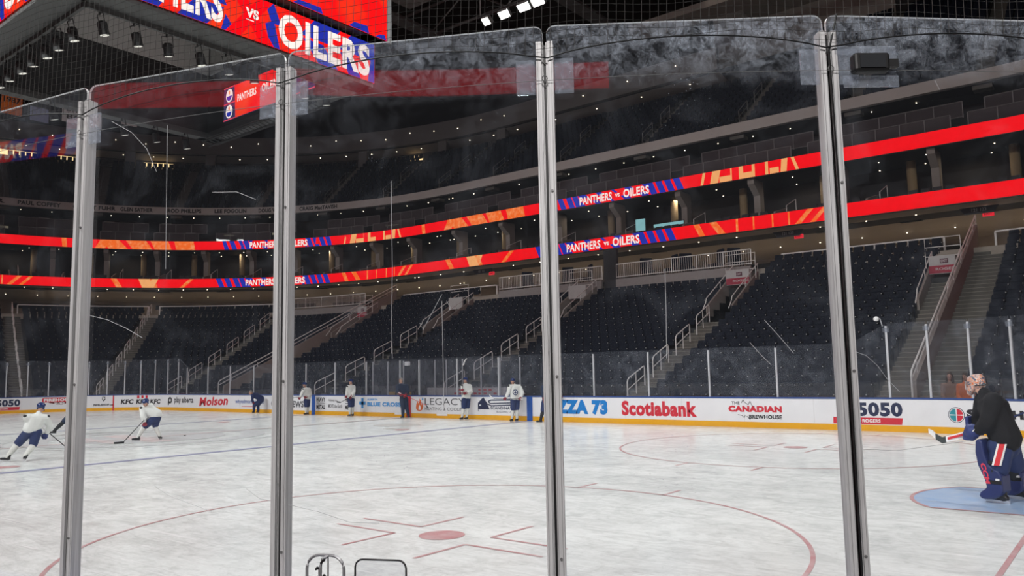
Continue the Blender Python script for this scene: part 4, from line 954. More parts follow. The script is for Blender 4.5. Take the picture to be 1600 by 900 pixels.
# ================================================================== RED LED RIBBONS
def ribbon(name, d, z0, z1, centres, lab, seed):
    p = thing(name, lab, 'LED ribbon', P(0, d, z0)); H = z1 - z0
    b = MB(); sweep(b, rect(d, d + .3, z0 - .03, z1 + .03), -HX, -HX + T, closed=True); b.build('ribbon_housing', M_black, p)
    b = MB(); [sweep(b, [(d - .02, z0), (d - .02, z1)], a, c) for a, c in ((-HX, 293.5), (368, -HX + T))]; b.build('ribbon_screen', M_red, p)
    st_, bl, tx, orr, tn = MB(), MB(), MB(), MB(), MB()
    def pt(tc, a, z, e): return P(tshift(tc, -a, d), d - e, z)
    def para(m, tc, a0, a1, lean, e=.03, za=0, zb=1):
        m.quad(pt(tc, a0, z0 + za * H, e), pt(tc, a1, z0 + za * H, e), pt(tc, a1 - lean, z0 + zb * H, e), pt(tc, a0 - lean, z0 + zb * H, e))
    for tc in centres:
        for a0 in (-5.6, -4.8, -4.0, -3.4, 3.15, 3.85, 4.55, 5.25): para(bl, tc, a0, a0 + .5, .35)
        for a0, a1 in ((-3.2, -2.5), (-1.6, -1.1), (.9, 1.5), (2.4, 3.0), (-.2, .05)): para(bl, tc, a0, a1, .3, .028, 0, .35); para(bl, tc, a0 + .3, a1 + .3, .3, .028, .7, 1)
        text_on(tx, 'PANTHERS', lambda a, c: pt(tc, -3.05 + a * 2.9, z0 + H * (.12 + .72 * c), .05), .03)
        text_on(tx, 'OILERS', lambda a, c: pt(tc, .85 + a * 2.15, z0 + H * (.12 + .74 * c), .05), .03)
        text_on(tx, 'VS', lambda a, c: pt(tc, .12 + a * .42, z0 + H * (.3 + .3 * c), .05), .04)
        if seed == 1:
            for a0, a1, ln in ((-20.2, -19.8, .1), (-17.5, -16.6, -.5), (-16.3, -14.6, .8), (-14.2, -12.4, .6), (-12.2, -10.6, .4), (-10.2, -8.4, .2)): para(orr, tc, a0, a1, ln)
            for a0, a1, ln in ((7.0, 7.2, -.2), (7.7, 8.3, -.2), (9.2, 9.3, 0), (9.8, 10.1, 0), (10.7, 10.9, 0), (11.6, 11.8, 0), (12.6, 13.0, -.1), (13.6, 13.8, .3)): para(tn, tc, a0, a1, ln)
            for a0, a1 in ((8.4, 9.3), (10.1, 10.7), (11.9, 12.5)): para(tn, tc, a0, a1, 0, .031, .0, .45)
        else:
            for a0, a1, ln in ((-14.8, -14.3, .5), (-11.6, -11.2, .4)): para(orr, tc, a0, a1, ln)
            para(orr, tc, -9.3, -8.9, -.9); para(tn, tc, -12.6, -11.6, .35); para(tn, tc, -12.2, -11.6, -.4)
            for a0, a1, ln in ((7.4, 7.8, .4), (8.7, 9.2, .6), (9.9, 10.05, 0), (11.0, 11.1, 0), (12.2, 12.3, 0), (13.2, 13.3, 0), (13.6, 13.95, -.8), (14.5, 14.8, -.8)): para(orr, tc, a0, a1, ln)
    bl.build('blue_stripes', M_blue, p); tx.build('lettering', M_wled, p)
    if orr.v: orr.build('orange_shapes', M_orange, p)
    if tn.v: tn.build('tan_shapes', M_tan, p)
    return p
ribbon('led_ribbon_board', 20, 10.62, 11.45, [1.05, 49.6, 118, 196.3, 230.75], 'lower glowing red LED ribbon running round the arena', 2)
ribbon('led_ribbon_board', 23, 14.70, 15.56, [1.8, 51.9, 120, 198, 226], 'upper glowing red LED ribbon running round the arena', 1)

# ================================================================== UPPER BOWL
UD = lambda k: 26.6 + .8 * k
UZ = lambda k: 19.45 + .58 * k
def un(t): return 12 if t > -3 else 22
b = MB(); e = MB(); su = MB()
UA = [-95, -71, -46, -33.5, -22, -14.5, -6.5, 1.5, 9.5, 17, 25, 36, 47, 59, 72, 84, 97, 109, 142]
for ta, tb in zip(UA, UA[1:]):
    N = un((ta + tb) / 2)
    for k in range(N):
        d = UD(k); a, c = tshift(ta, .55, d), tshift(tb, -.55, d)
        sweep(b, [(d, UZ(k) - .58), (d, UZ(k)), (d + .8, UZ(k))], a, c)
        L = tlen(a, c, d); n = int(L / .55)
        for i in range(n):
            t = tshift(a, (i + .5) * L / n, d + .4)
            if -75 < t < 118:
                o, tg, nn = frame(t, d + .45); R = Matrix((-tg, nn, Vector((0, 0, 1)))).transposed(); o.z = UZ(k)
                su.box(o + R @ Vector((0, .12, .62)), (.45, .06, .46), R=R); su.box(o + R @ Vector((0, .02, .5)), (.42, .07, .36), R=R)
    for k in range(N * 2):
        d = 26.6 + .4 * k; obox(e, ta, d + .4, 0, 19.45 - .58 + .29 * k, (1.05, .8, .58))
struct(b.build('upper_terrace', M_conc2)); struct(e.build('upper_stairs', M_conc))
tag(su.build('upper_seats', M_seat), 'dark seats filling the whole upper bowl above the grey fascia', 'seats', kind='stuff')
for i, t in enumerate(UA[3:17]):
    for j, d in enumerate((27.2, 30.4)):
        b = MB(); zz = lambda x: 19.45 + (x - 26.6) * .725
        q = lambda x, h_: LP(t, 0, .0, zz(x) + h_, x); b.tube([q(d, 0), q(d, .95), q(d + 1.7, .95), q(d + 1.7, 0)], .025, 6); b.tube([q(d, .5), q(d + 1.7, .5)], .02, 6)
        tag(b.build('handrail', mat('dull_rail', (.28, .27, .26), .5, metal=.4)), '%s rail on the %s upper bowl stairs from the right' % (('lower', 'upper')[j], ORD[i]), 'handrail', 'upper bowl handrails')
# back wall, bulkhead and soffits over the upper seats
b = MB(); sweep(b, [(36.3, 26.0), (38.5, 26.0), (38.5, 28)], -3, 142); struct(b.build('wall_upper', M_dark))
b = MB(); sweep(b, rect(36, 36.5, 28.0, 30.0), -1.2, 142, closed=True, caps=True); struct(b.build('trim_bulkhead', mat('bulkhead', (.20, .185, .175), .85, var=.1, scale=.4)))
b = MB(); sweep(b, [(36.5, 27.9), (38.5, 27.6), (38.5, 26)], -1.2, 142); struct(b.build('ceiling_upper', M_beige))
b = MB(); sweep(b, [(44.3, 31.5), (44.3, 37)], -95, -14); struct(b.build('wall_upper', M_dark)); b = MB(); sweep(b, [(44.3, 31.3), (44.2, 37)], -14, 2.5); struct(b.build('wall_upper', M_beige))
b = MB(); sweep(b, rect(41.0, 44.2, 35.2, 36.0), -95, -1.5, closed=True, caps=True); sweep(b, rect(33.5, 36.0, 32.6, 33.2), -60, 6, closed=True, caps=True); struct(b.build('trim_soffit', M_beige))
b = MB()
for t in (24, 34, 47, 59, 70, 81, 92): obox(b, t, 36.8, 0, 28, (1.1, .6, 4))
struct(b.build('trim_pier', MATS['bulkhead']))
b = MB()
for t in [2, 7, 12, 17] + [22 + 4 * i for i in range(20)]: obox(b, t, 37.3, 0, 27.78, (.09, .09, .05)); obox(b, t, 35.94, .7, 28.9 + (t % 3) * .2, (.06, .05, .06))
tag(b.build('soffit_downlights', M_dl), 'small warm downlights under the grey bulkhead of the upper bowl', 'downlights', kind='stuff')
for i, (t, wd) in enumerate(((77.5, 3.2), (88, 3.6), (39.5, 1.6), (95, 4))):
    b = MB(); obox(b, t, 38.4, 0, 27.05, (wd, .06, .55)); tag(b.build('lit_window', M_warm), 'warm lit strip at the back of the upper bowl, %s' % ('second from the left', 'third from the left', 'rightmost', 'leftmost')[(i + 0) % 4], 'lit window', 'warm strips behind the upper bowl')
b = MB()
for k in range(8): obox(b, 4.8 + .9 * (k % 4), 35.6 - (k // 4) * .8, 0, 31.0, (.55, .3, .06))
# roof
b = MB(); ringr = [P(t, 48, 40) for t in stations(-HX, -HX + T, 6)[:-1]]; b.add(ringr, [tuple(range(len(ringr)))]); struct(b.build('ceiling', M_roof))
b = MB(); sweep(b, [(48, 18), (48, 40)], -HX, -HX + T, step=6); struct(b.build('wall_outer', M_dark))
for i, y in enumerate((-20, -8, 4, 16, 28, 40)):
    b = MB(); n = 14; zt, zb = 38.6, 35.6
    for z in (zt, zb): b.tube([(-70, y, z), (70, y, z)], .16, 4)
    for k in range(n * 2): b.tube([(-70 + 5 * k, y, zb if k % 2 else zt), (-65 + 5 * k, y, zt if k % 2 else zb)], .09, 4)
    struct(b.build('ceiling_beam', M_steel))
for i, x in enumerate((-40, -26, -12, 12, 26, 40)):
    b = MB(); b.tube([(x, -40, 37), (x, 60, 37)], .14, 4); b.box((x + 3, 10, 34.6), (1.4, 80, .25)); struct(b.build('ceiling_catwalk', M_steel))
for x, y, w_, l_ in ((-18, 24, 9, 22), (-34, 6, 14, 20)):
    b = MB(); b.box((x, y, 36), (w_, l_, .4)); struct(b.build('ceiling_panel', mat('roof_panel', (.30, .28, .27), .9)))

# ================================================================== SCOREBOARD
sbd = thing('scoreboard', 'huge square hanging scoreboard with glowing red screens and a hollow underside', 'scoreboard', (0, 0, 13.3))
M_dkst = mat('scoreboard_grey', (.06, .06, .06), .6)
b = MB()
for k in range(4):
    R = Matrix.Rotation(k * PI / 2, 3, 'Z'); q = lambda x, y, z: R @ Vector((x, y, z))
    def slab(x0, x1, ya, z0, z1, mi=0):
        c = R @ Vector(((x0 + x1) / 2, 0, (z0 + z1) / 2)); b.box(c, (x1 - x0, 2 * ya, z1 - z0), R=R, mi=mi)
    slab(4.72, 5.66, 5.66, 13.28, 13.40, 1); slab(4.72, 5.66, 5.66, 13.40, 15.05); slab(4.9, 6.04, 6.04, 15.12, 21.2)
    b.box(R @ Vector((4.72, 0, 13.20)), (.10, 9.4, .16), R=R, mi=1)
b.build('housing', [M_black, M_dkst], sbd)
b = MB(); b.box((0, 0, 21.3), (12.2, 12.2, .3)); b.build('top_deck', M_black, sbd)
b = MB()
for k in range(4):
    R = Matrix.Rotation(k * PI / 2, 3, 'Z'); b.box(R @ Vector((4.86, 0, 18.6)), (.06, 9.6, 4.8), R=R)
b.build('inner_lining', mat('lining_grey', (.30, .29, .28), .8), sbd)
il = bpy.data.lights.new('lining_fill_light', 'POINT'); il.energy = 160; il.shadow_soft_size = .4; ilo = bpy.data.objects.new('lining_fill_light', il); COL.objects.link(ilo); ilo.location = (2.5, 0, 19.5)  # added fill that brightens the grey lining inside the scoreboard
for x in (-4, 4):
    for y in (-4, 4):
        b = MB(); b.tube([(x, y, 21.3), (x, y, 38)], .05, 6); b.build('hanging_cable', M_steel, sbd)
M_scr = led('screen_red', (1.0, .008, .010), 1.0, (1.0, .06, .015), .5)
for k in range(4):
    R = Matrix.Rotation(k * PI / 2, 3, 'Z'); q = lambda y, z, e=0: R @ Vector((5.70 + e, y, z))
    b = MB(); b.quad(q(-5.7, 13.45), q(5.7, 13.45), q(5.7, 15.0), q(-5.7, 15.0)); ss = b.build('strip_screen', M_scr, sbd); ss['label'] = 'lower strip screen with white lettering'
    b = MB()
    def pq(pts, e=.012): b.add([q(y, z, e) for y, z in pts], [tuple(range(len(pts)))])
    for y0, y1, ln in ((-5.6, -4.7, .5), (-3.9, -3.0, .5), (-2.4, -1.4, .6), (3.0, 3.9, -.7), (4.4, 5.0, -.4)): pq([(y0, 13.45), (y1, 13.45), (y1 + ln, 14.2), (y0 + ln, 14.2)])
    for y0, y1, ln in ((-5.0, -4.2, .5), (-3.2, -2.2, .5), (-1.6, -.7, .4), (1.0, 1.4, .3), (2.2, 3.4, -.6), (3.9, 4.9, -.6), (5.1, 5.68, 0)): pq([(y0, 14.3), (y1, 14.3), (y1 - ln, 15.0), (y0 - ln, 15.0)])
    pq([(-.9, 13.45), (-.3, 13.45), (-.75, 14.0)]); pq([(.95, 13.45), (1.35, 13.45), (1.1, 14.4), (.75, 14.2)]); pq([(5.35, 13.45), (5.68, 13.45), (5.68, 14.6), (5.5, 14.4)])
    b.build('blue_pattern', M_blue, ss)
    b = MB()
    for p4 in ([(-.75, 13.45), (-.2, 13.45), (1.05, 15.0), (.5, 15.0)], [(.55, 13.45), (1.1, 13.45), (-.1, 15.0), (-.65, 15.0)]): b.add([q(y, z, .02) for y, z in p4], [(0, 1, 2, 3)])
    b.build('red_cross', M_red, ss)
    b = MB()
    text_on(b, 'PANTHERS', lambda a, c: q(-5.45 + 4.6 * a, 13.60 + 1.24 * c, .03), .032)
    text_on(b, 'OILERS', lambda a, c: q(1.28 + 4.15 * a, 13.60 + 1.24 * c, .03), .036)
    text_on(b, 'VS', lambda a, c: q(-.02 + .5 * a, 14.18 + .34 * c, .03), .05); b.quad(q(0, 14.08, .03), q(.3, 14.08, .03), q(.3, 14.11, .03), q(0, 14.11, .03))
    b.build('lettering', M_wled, ss)
    q2 = lambda y, z, e=0: R @ Vector((6.08 + e, y, z))
    b = MB(); b.quad(q2(-6.0, 15.15), q2(6.0, 15.15), q2(6.0, 21.0), q2(-6.0, 21.0)); ms = b.build('main_screen', M_scr, sbd); ms['label'] = 'large red main screen'
    b = MB()
    for y0, y1, z1 in ((-5.8, -4.2, .25), (-2.8, -1.4, .3), (1.6, 2.9, .22), (4.1, 5.1, .28), (5.4, 5.98, .2)): b.add([q2(y, z, .012) for y, z in ((y0, 15.16), (y1, 15.16), (y1 - .1, 15.16 + z1), (y0 + .25, 15.16 + z1 * .8))], [(0, 1, 2, 3)])
    b.build('blue_pattern', M_blue, ms)
    b = MB(); b.box(R @ Vector((6.08, 6.1, 18.1)), (.12, .2, 6.0), R=R); b.build('corner_trim', M_steel, sbd)
    # the one lit inward screen
    if k: continue
    R2 = Matrix.Rotation(k * PI / 2, 3, 'Z'); q3 = lambda x, z, e=0: R2 @ Vector((x, 4.69 - e, z))
    b = MB(); b.quad(q3(-3.3, 13.58), q3(3.3, 13.58), q3(3.3, 15.12), q3(-3.3, 15.12)); iscr = b.build('inner_screen', M_navyled, sbd); iscr['label'] = 'inward facing screen under the scoreboard'
    b = MB(); b.quad(q3(-2.35, 13.6, .01), q3(1.25, 13.6, .01), q3(.95, 15.1, .01), q3(-2.45, 15.1, .01)); b.build('red_panel', M_scr, iscr)
    b = MB(); text_on(b, 'PANTHERS', lambda a, c: q3(-2.2 + 1.45 * a, 14.28 + .34 * c, .02), .03); text_on(b, 'OILERS', lambda a, c: q3(-.35 + 1.2 * a, 14.28 + .36 * c, .02), .03)
    text_on(b, '10:1', lambda a, c: q3(1.25 + .8 * a, 14.75 + .25 * c, .02), .03); b.build('lettering', M_wled, iscr)
    b = MB()
    for z in (13.62, 14.36, 15.1): b.quad(q3(-3.3, z - .02, .012), q3(-2.4, z - .02, .012), q3(-2.4, z + .02, .012), q3(-3.3, z + .02, .012)); b.quad(q3(1.2, z - .02, .012), q3(3.3, z - .02, .012), q3(3.3, z + .02, .012), q3(1.2, z + .02, .012))
    b.build('red_rules', M_pink, iscr)
    for z in (14.72, 13.98):
        b = MB(); b.add([q3(-2.85 + .27 * math.cos(2 * PI * i / 20), z + .31 * math.sin(2 * PI * i / 20), .014) for i in range(20)], [tuple(range(20))]); em = b.build('oval_emblem', M_wled, iscr)
        b = MB(); b.add([q3(-2.85 + .21 * math.cos(PI + PI * i / 10), z - .02 + .22 * math.sin(PI + PI * i / 10), .02) for i in range(11)], [tuple(range(11))]); b.build('emblem_base', M_blue, em)
        b = MB(); b.add([q3(-2.85 + .06 * math.cos(2 * PI * i / 10), z + .14 + .1 * math.sin(2 * PI * i / 10), .02) for i in range(10)], [tuple(range(10))]); b.build('emblem_drop', M_orange, em)
# lamps hung under the scoreboard
def stage_light(loc, lab, tilt):
    p = thing('stage_light', lab, 'spotlight', loc, tilt, 'lamps under the scoreboard'); x, y, z = loc
    Rt = Matrix.Rotation(tilt, 3, 'Z') @ Matrix.Rotation(.25, 3, 'X'); q = lambda a, c, e: Vector(loc) + Rt @ Vector((a, c, e))
    b = MB(); b.tube([q(0, 0, -.30), q(0, 0, -.36), q(0, 0, -.62), q(0, 0, -.72)], [.10, .15, .15, .17], 12); b.build('lamp_can', M_black, p)
    b = MB(); b.add([q(.13 * math.cos(2 * PI * i / 12), .13 * math.sin(2 * PI * i / 12), -.725) for i in range(12)], [tuple(range(12))[::-1]]); b.build('lens', mat('lens_glow', (.7, .68, .62), emit=.5), p)
    b = MB(); b.tube([q(-.18, 0, -.45), q(-.18, 0, -.08), q(.18, 0, -.08), q(.18, 0, -.45)], .018, 5); b.tube([Vector(loc), Vector(loc) + Vector((0, 0, -.12))], .03, 6); b.build('yoke', M_black, p)
for i in range(9): stage_light((4.70, -4.3 + 1.05 * i, 13.14), 'black stage lamp under the screen with the opponent lettering, %s from the near corner' % ORD[i], .3 * (i % 3))
for i in range(8): stage_light((3.6 - 1.0 * i, -4.70, 13.14), 'black stage lamp under the near left face of the scoreboard, %s from the corner' % ORD[i], .4 * (i % 2))
for i in range(5): stage_light((-4.70, -2 + 1.4 * i, 13.14), 'black stage lamp under the far left face of the scoreboard, %s along' % ORD[i], .2)
p = thing('lighting_truss', 'black ladder truss hanging below the inward screen', 'truss', (-1.5, 4.6, 13.0))
for j, (y, z) in enumerate(((4.6, 12.95), (4.6, 12.65), (4.25, 12.8), (4.95, 12.8))):
    b = MB(); b.tube([(-4.3, y, z), (3.5, y, z)], .045, 6); b.build('truss_chord', M_black, p)
b = MB()
for k in range(26):
    x = -4.3 + .3 * k; b.tube([(x, 4.6, 12.95), (x + .15, 4.25, 12.8), (x + .3, 4.6, 12.65), (x + .15, 4.95, 12.8), (x, 4.6, 12.95)], .018, 4)
b.build('truss_lattice', M_black, p)
for x in (-3.8, 3.2):
    b = MB(); b.tube([(x, 4.6, 12.95), (x, 4.75, 13.3)], .02, 5); b.build('truss_hanger', M_steel, p)
# banners hanging from the roof beyond the scoreboard
for y, z, wd, h, colr, lines, lab in ((12.1, 22.95, 3.0, 1.5, (.55, .55, .55), ('DIVISION', '86-87'), 'white hanging banner with two lines of dark print'), (7.1, 22.6, 1.4, 1.5, (.55, .14, .03), ('1987',), 'orange hanging banner left of the white banner'), (9.0, 22.3, 1.3, 1.1, (.20, .22, .35), (), 'small blue-grey hanging banner between the orange and white banners'), (15.8, 23.55, 1.3, 1.0, (.45, .44, .44), (), 'small pale hanging banner right of the white banner'), (18.9, 23.9, 1.9, 1.2, (.45, .05, .05), (), 'red hanging banner right of the white banner'), (23.3, 25.25, 1.4, 1.1, (.40, .10, .05), (), 'rust-coloured hanging banner farthest right')):
    p = thing('hanging_banner', lab, 'banner', (-36, y, z + h / 2)); b = MB(); b.box((-36, y, z), (.03, wd, h)); b.build('banner_cloth', mat('banner_%d' % int(wd * 100 + y * 10), colr, .9), p)
    b = MB()
    for k, tx_ in enumerate(lines): text_on(b, tx_, lambda a, c: (-35.97, y - wd * .4 + a * wd * .8, z + .12 - .6 * k + c * .42), .02)
    if lines: b.build('lettering', M_name, p)
    b = MB(); b.tube([(-36, y - wd / 2, z + h / 2), (-36, y + wd / 2, z + h / 2)], .03, 5); b.tube([(-36, y, z + h / 2), (-36, y, 38)], .012, 4); b.build('hanging_rod', M_black, p)
# flood lamps over the far boards
p = thing('flood_light_bank', 'bank of blazing white flood lamps hanging above the far seats', 'flood lights', (1, 20, 23))
b = MB(); b.tube([(-1.4, 20.2, 23.35), (4.6, 20.2, 23.35)], .07, 6); b.build('mounting_bar', M_black, p)
for x in (-1.2, 4.4):
    b = MB(); b.tube([(x, 20.2, 23.35), (x, 20.2, 37)], .04, 6); b.build('drop_pole', M_steel, p)
for x, s1 in ((-.6, .55), (.75, .8), (2.2, .95), (3.2, .95)):
    Rl = Matrix.Rotation(-.7, 3, 'X'); b = MB(); b.box((x, 20.1, 22.95), (.62 * s1 + .2, .5, .30), R=Rl); lb = b.build('lamp_housing', M_steel, p)
    b = MB(); c = Vector((x, 20.1, 22.95)) + Rl @ Vector((0, 0, -.16)); b.box(c, (.62 * s1 + .1, .42, .02), R=Rl); b.build('lamp_face', M_lamp, lb)
# signs under the lower ribbon
for t, lab in ((-22.0, 'dark tapered section sign hanging above the double-rail stairs'), (-11.6, 'dark tapered section sign hanging right of the centre balcony'), (13.6, 'dark tapered section sign hanging left of the centre balcony')):
    d = 21.4; p = thing('section_sign', lab, 'sign', P(t, d, 10.4))
    b = MB(); b.prism([(-.95, .16), (.95, .16), (.7, -.22), (-.7, -.22)], lambda a, z: LP(t, d, a, 10.38 + z), lambda a, z: LP(t, d, a, 10.38 + z, .1)); b.build('sign_body', mat('sign_dark', (.03, .03, .035)), p)
    b = MB(); text_on(b, '121 123', lambda a, c: LP(t, d - .01, .35 - .7 * a, 10.28 + .18 * c), .02); b.build('lettering', mat('sign_text', (.35, .35, .35)), p)
for t, lab in ((-22.6, 'small glowing red exit sign under the sign above the double rail'), (-12.0, 'small glowing red exit sign right of the centre balcony'), (13.2, 'small glowing red exit sign left of the centre balcony')):
    d = 22.2; p = thing('exit_sign', lab, 'exit sign', P(t, d, 10.2)); b = MB(); obox(b, t, d, 0, 10.22, (.55, .08, .26)); b.build('sign_case', M_exit, p)
    b = MB(); text_on(b, 'EXIT', lambda a, c: LP(t, d - .05, .2 - .4 * a, 10.16 + .12 * c), .02); b.build('lettering', mat('exit_text', (.3, .02, .03)), p)
    b = MB(); b.tube([LP(t, d, 0, 10.3), LP(t, d, 0, 10.66)], .02, 5); b.build('sign_stem', M_black, p)

# ================================================================== PEOPLE
def blob(name, shapes, m, parent, vox=.02, sm=5):
    """one continuous rounded surface from tapered limbs, ellipsoids and rounded blocks"""
    bm = bmesh.new()
    for s in shapes:
        if s[0] == 'c':
            _, p0, ra, p1, rb = s; pts = []
            for p, r in ((p0, ra), (p1, rb)):
                for i in range(7):
                    ph = -PI / 2 + PI * i / 6
                    for j in range(10 if 0 < i < 6 else 1):
                        a = 2 * PI * j / 10; pts.append(Vector(p) + r * Vector((math.cos(ph) * math.cos(a), math.cos(ph) * math.sin(a), math.sin(ph))))
            vs = [bm.verts.new(p) for p in pts]
            g = bmesh.ops.convex_hull(bm, input=vs); bad = [v for v in g['geom_interior'] if isinstance(v, bmesh.types.BMVert)] + [v for v in g['geom_unused'] if isinstance(v, bmesh.types.BMVert)]
            bmesh.ops.delete(bm, geom=list(set(bad)), context='VERTS')
        else:
            _, c, r, R = s; mb = MB(); mb.ball(c, r, 18, 12, R=R) if s[0] == 'e' else mb.box(c, r, R=R)
            vs = [bm.verts.new(v) for v in mb.v]
            for f in mb.f:
                try: bm.faces.new([vs[i] for i in f])
                except ValueError: pass
    me = bpy.data.meshes.new(name); bm.to_mesh(me); bm.free()
    o = bpy.data.objects.new(name, me); COL.objects.link(o)
    r = o.modifiers.new('r', 'REMESH'); r.mode = 'VOXEL'; r.voxel_size = vox
    if sm: k = o.modifiers.new('s', 'SMOOTH'); k.iterations = sm; k.factor = .5
    dg = bpy.context.evaluated_depsgraph_get(); new = bpy.data.meshes.new_from_object(o.evaluated_get(dg))
    o.modifiers.clear(); o.data = new; bpy.data.meshes.remove(me); new.name = name
    new.materials.clear(); new.materials.append(m); new.polygons.foreach_set('use_smooth', [True] * len(new.polygons))
    o.parent = parent; WM[o.name] = WM[parent.name]
    return o
M_skin = mat('skin', (.52, .30, .22), .55); M_jw = mat('jersey_white', (.72, .73, .70), .8, var=.06, bump=.2); M_jk = mat('jersey_black', (.008, .008, .010), .9, bump=.3)
M_navy = mat('cloth_navy', (.018, .032, .105), .75, bump=.2); M_trk = mat('track_navy', (.014, .026, .06), .7, bump=.2); M_sockw = mat('sock_white', (.66, .66, .62), .8)
M_glr = mat('glove_red_navy', (.22, .02, .035), .6); M_gln = mat('glove_navy', (.025, .04, .16), .55); M_helm = mat('helmet_navy', (.012, .03, .12), .25)
M_skate = mat('skate_black', (.012, .012, .014), .4); M_blade = mat('skate_blade', (.75, .76, .78), .25, metal=.6); M_hair = mat('hair_brown', (.06, .035, .02), .8); M_hairg = mat('hair_grey', (.25, .23, .21), .8)
M_or = mat('cloth_orange', (.62, .14, .03), .8); M_br = mat('cloth_brown', (.20, .11, .075), .8); M_sockk = mat('sock_dark', (.02, .022, .026), .8)
M_eye = mat('eye_dark', (.01, .01, .01), .2); M_lip = mat('lip', (.30, .10, .09), .5); M_strr = mat('stripe_red', (.62, .03, .04), .7); M_strw = mat('stripe_white', (.75, .74, .72), .7)
def fingers(w, dirv, side, r=.012, L=.075, curl=.6, up=Vector((0, 0, -1))):
    """palm, four unequal curled fingers and a thumb leaving the side of the palm"""
    d = dirv.normalized(); s1 = side.normalized(); c = d.cross(s1).normalized(); S_ = [('c', w, r * 2.6, w + d * .055, r * 3.1)]
    base = w + d * .075
    for i, (o, l) in enumerate(((-1.5, .86), (-.5, 1.0), (.5, .95), (1.5, .74))):
        p0 = base + s1 * o * r * 1.75; p1 = p0 + (d * math.cos(curl) + c * math.sin(curl)) * L * .5 * l; p2 = p1 + (d * math.cos(curl * 2.4) + c * math.sin(curl * 2.4)) * L * .5 * l
        S_ += [('c', p0, r, p1, r * .92), ('c', p1, r * .92, p2, r * .8)]
    t0 = w + d * .03 - s1 * r * 2.6; t1 = t0 + (d * .7 - s1 * .55 + c * .45).normalized() * L * .45; t2 = t1 + (d * .8 + c * .6).normalized() * L * .36
    return S_ + [('c', t0, r * 1.15, t1, r * 1.05), ('c', t1, r * 1.05, t2, r * .9)]
def fig(name, label, loc, ref, J, st, face=(0, -1), vox=.022, group=None):
    """J: joints in reference units from the photo about the foot point ref (u right, v down) plus depth in metres"""
    loc = Vector(loc); v = loc - CAM; rz = math.atan2(-v.x, v.y); ppm = FPX / v.dot(f_)
    p = thing(name, label, 'person', loc, rz, group)
    kx = v.dot(f_) / math.hypot(v.x, v.y) / ppm
    g = {k: Vector(((q[0] - ref[0]) * kx, q[2] if len(q) > 2 else 0, (ref[1] - q[1]) / ppm)) for k, q in J.items()}
    for s_ in 'LR':
        a = g['an' + s_]; a.z = max(a.z, .13)
    fx = Vector((face[0], face[1], face[2] if len(face) > 2 else 0)).normalized(); side = Vector((0, 0, 1)).cross(fx).normalized(); upv = fx.cross(side) * -1 if fx.cross(side).z < 0 else fx.cross(side)
    hc = g['hd']; HR = Matrix((-side, fx, upv)).transposed()
    if HR.determinant() < 0: HR = Matrix((side, fx, upv)).transposed()
    h = lambda x, y, z: hc + HR @ Vector((x, y, z))
    sL, sR, pv, nk = g['shL'], g['shR'], g['pv'], g['nk']; ch = (sL + sR) / 2; ax = (sR - sL).normalized()
    B = [('e', h(0, 0, .02), (.078, .095, .108), HR), ('c', h(0, .03, -.06), .06, h(0, .055, -.085), .038), ('c', h(0, .09, .0), .012, h(0, .112, -.022), .017), ('c', h(-.078, -.01, .01), .018, h(-.082, -.015, -.03), .012), ('c', h(.078, -.01, .01), .018, h(.082, -.015, -.03), .012),
         ('c', h(0, -.01, -.05), .055, nk, .06), ('c', nk, .05, ch, .07), ('c', ch, .09, pv, .09), ('c', sL, .05, sR, .05)]
    for s_ in 'LR':
        B += [('c', g['sh' + s_], .055, g['el' + s_], .042), ('c', g['el' + s_], .042, g['wr' + s_], .03), ('c', g['hp' + s_], .085, g['kn' + s_], .06), ('c', g['kn' + s_], .06, g['an' + s_], .04)]
        w = g['wr' + s_]; dv = (w - g['el' + s_]).normalized(); sd = dv.cross(Vector((0, 1, 0))); sd = sd if sd.length > .2 else Vector((1, 0, 0))
        B += fingers(w, dv, sd, .0105)
    blob('body', B, M_skin, p, min(vox, .016), 3)
    for x in (-.032, .032):
        b = MB(); b.ball(h(x, .088, .018), .013, 8, 6); b.build('eye', M_eye, p, True, local=True)
    b = MB(); b.tube([h(-.026, .093, -.048), h(0, .10, -.050), h(.026, .093, -.048)], .007, 5); b.build('mouth', M_lip, p, local=True)
    bulk = st.get('bulk', 1.0)
    Jm = [('c', sL, .105 * bulk, sR, .105 * bulk)]
    for o in (-1, 1):
        Jm.append(('c', ch + ax * o * .075 + Vector((0, 0, -.03)), .135 * bulk, pv + ax * o * .06 + (ch - pv) * .02, .155 * bulk))
    Jm.append(('c', ch + Vector((0, 0, -.02)), .14 * bulk, pv, .15 * bulk))
    for s_ in 'LR': Jm += [('c', g['sh' + s_], .10 * bulk, g['el' + s_], .08 * bulk), ('c', g['el' + s_], .082 * bulk, g['wr' + s_] - (g['wr' + s_] - g['el' + s_]) * .12, .062 * bulk)]
    Jm += [('c', nk, .072, ch, .12)]
    blob('jersey', Jm, st['jersey'], p, vox, 3)
    if st.get('patch'):
        for q in (sL, sR):
            b = MB(); b.ball(q + (q - ch).normalized() * .055 + Vector((0, -.05, .045)), (.048, .05, .04), 12, 8); b.build('shoulder_patch', M_skate, p, True, local=True)
    pw = st.get('pants_w', 1.0)
    Pm = [('c', g['hpL'], .14 * pw, g['hpR'], .14 * pw), ('c', pv, .145 * pw, (g['hpL'] + g['hpR']) / 2, .14 * pw)]
    kend = st.get('pants_to', .86)
    for s_ in 'LR':
        k = g['hp' + s_] + (g['kn' + s_] - g['hp' + s_]) * kend; Pm.append(('c', g['hp' + s_], .135 * pw, k, .112 * pw))
        if st.get('long'): Pm.append(('c', g['kn' + s_], .10 * pw, g['an' + s_] + Vector((0, 0, .02)), .075))
    blob('trousers' if st.get('long') else 'hockey_pants', Pm, st['pants'], p, vox, 3)
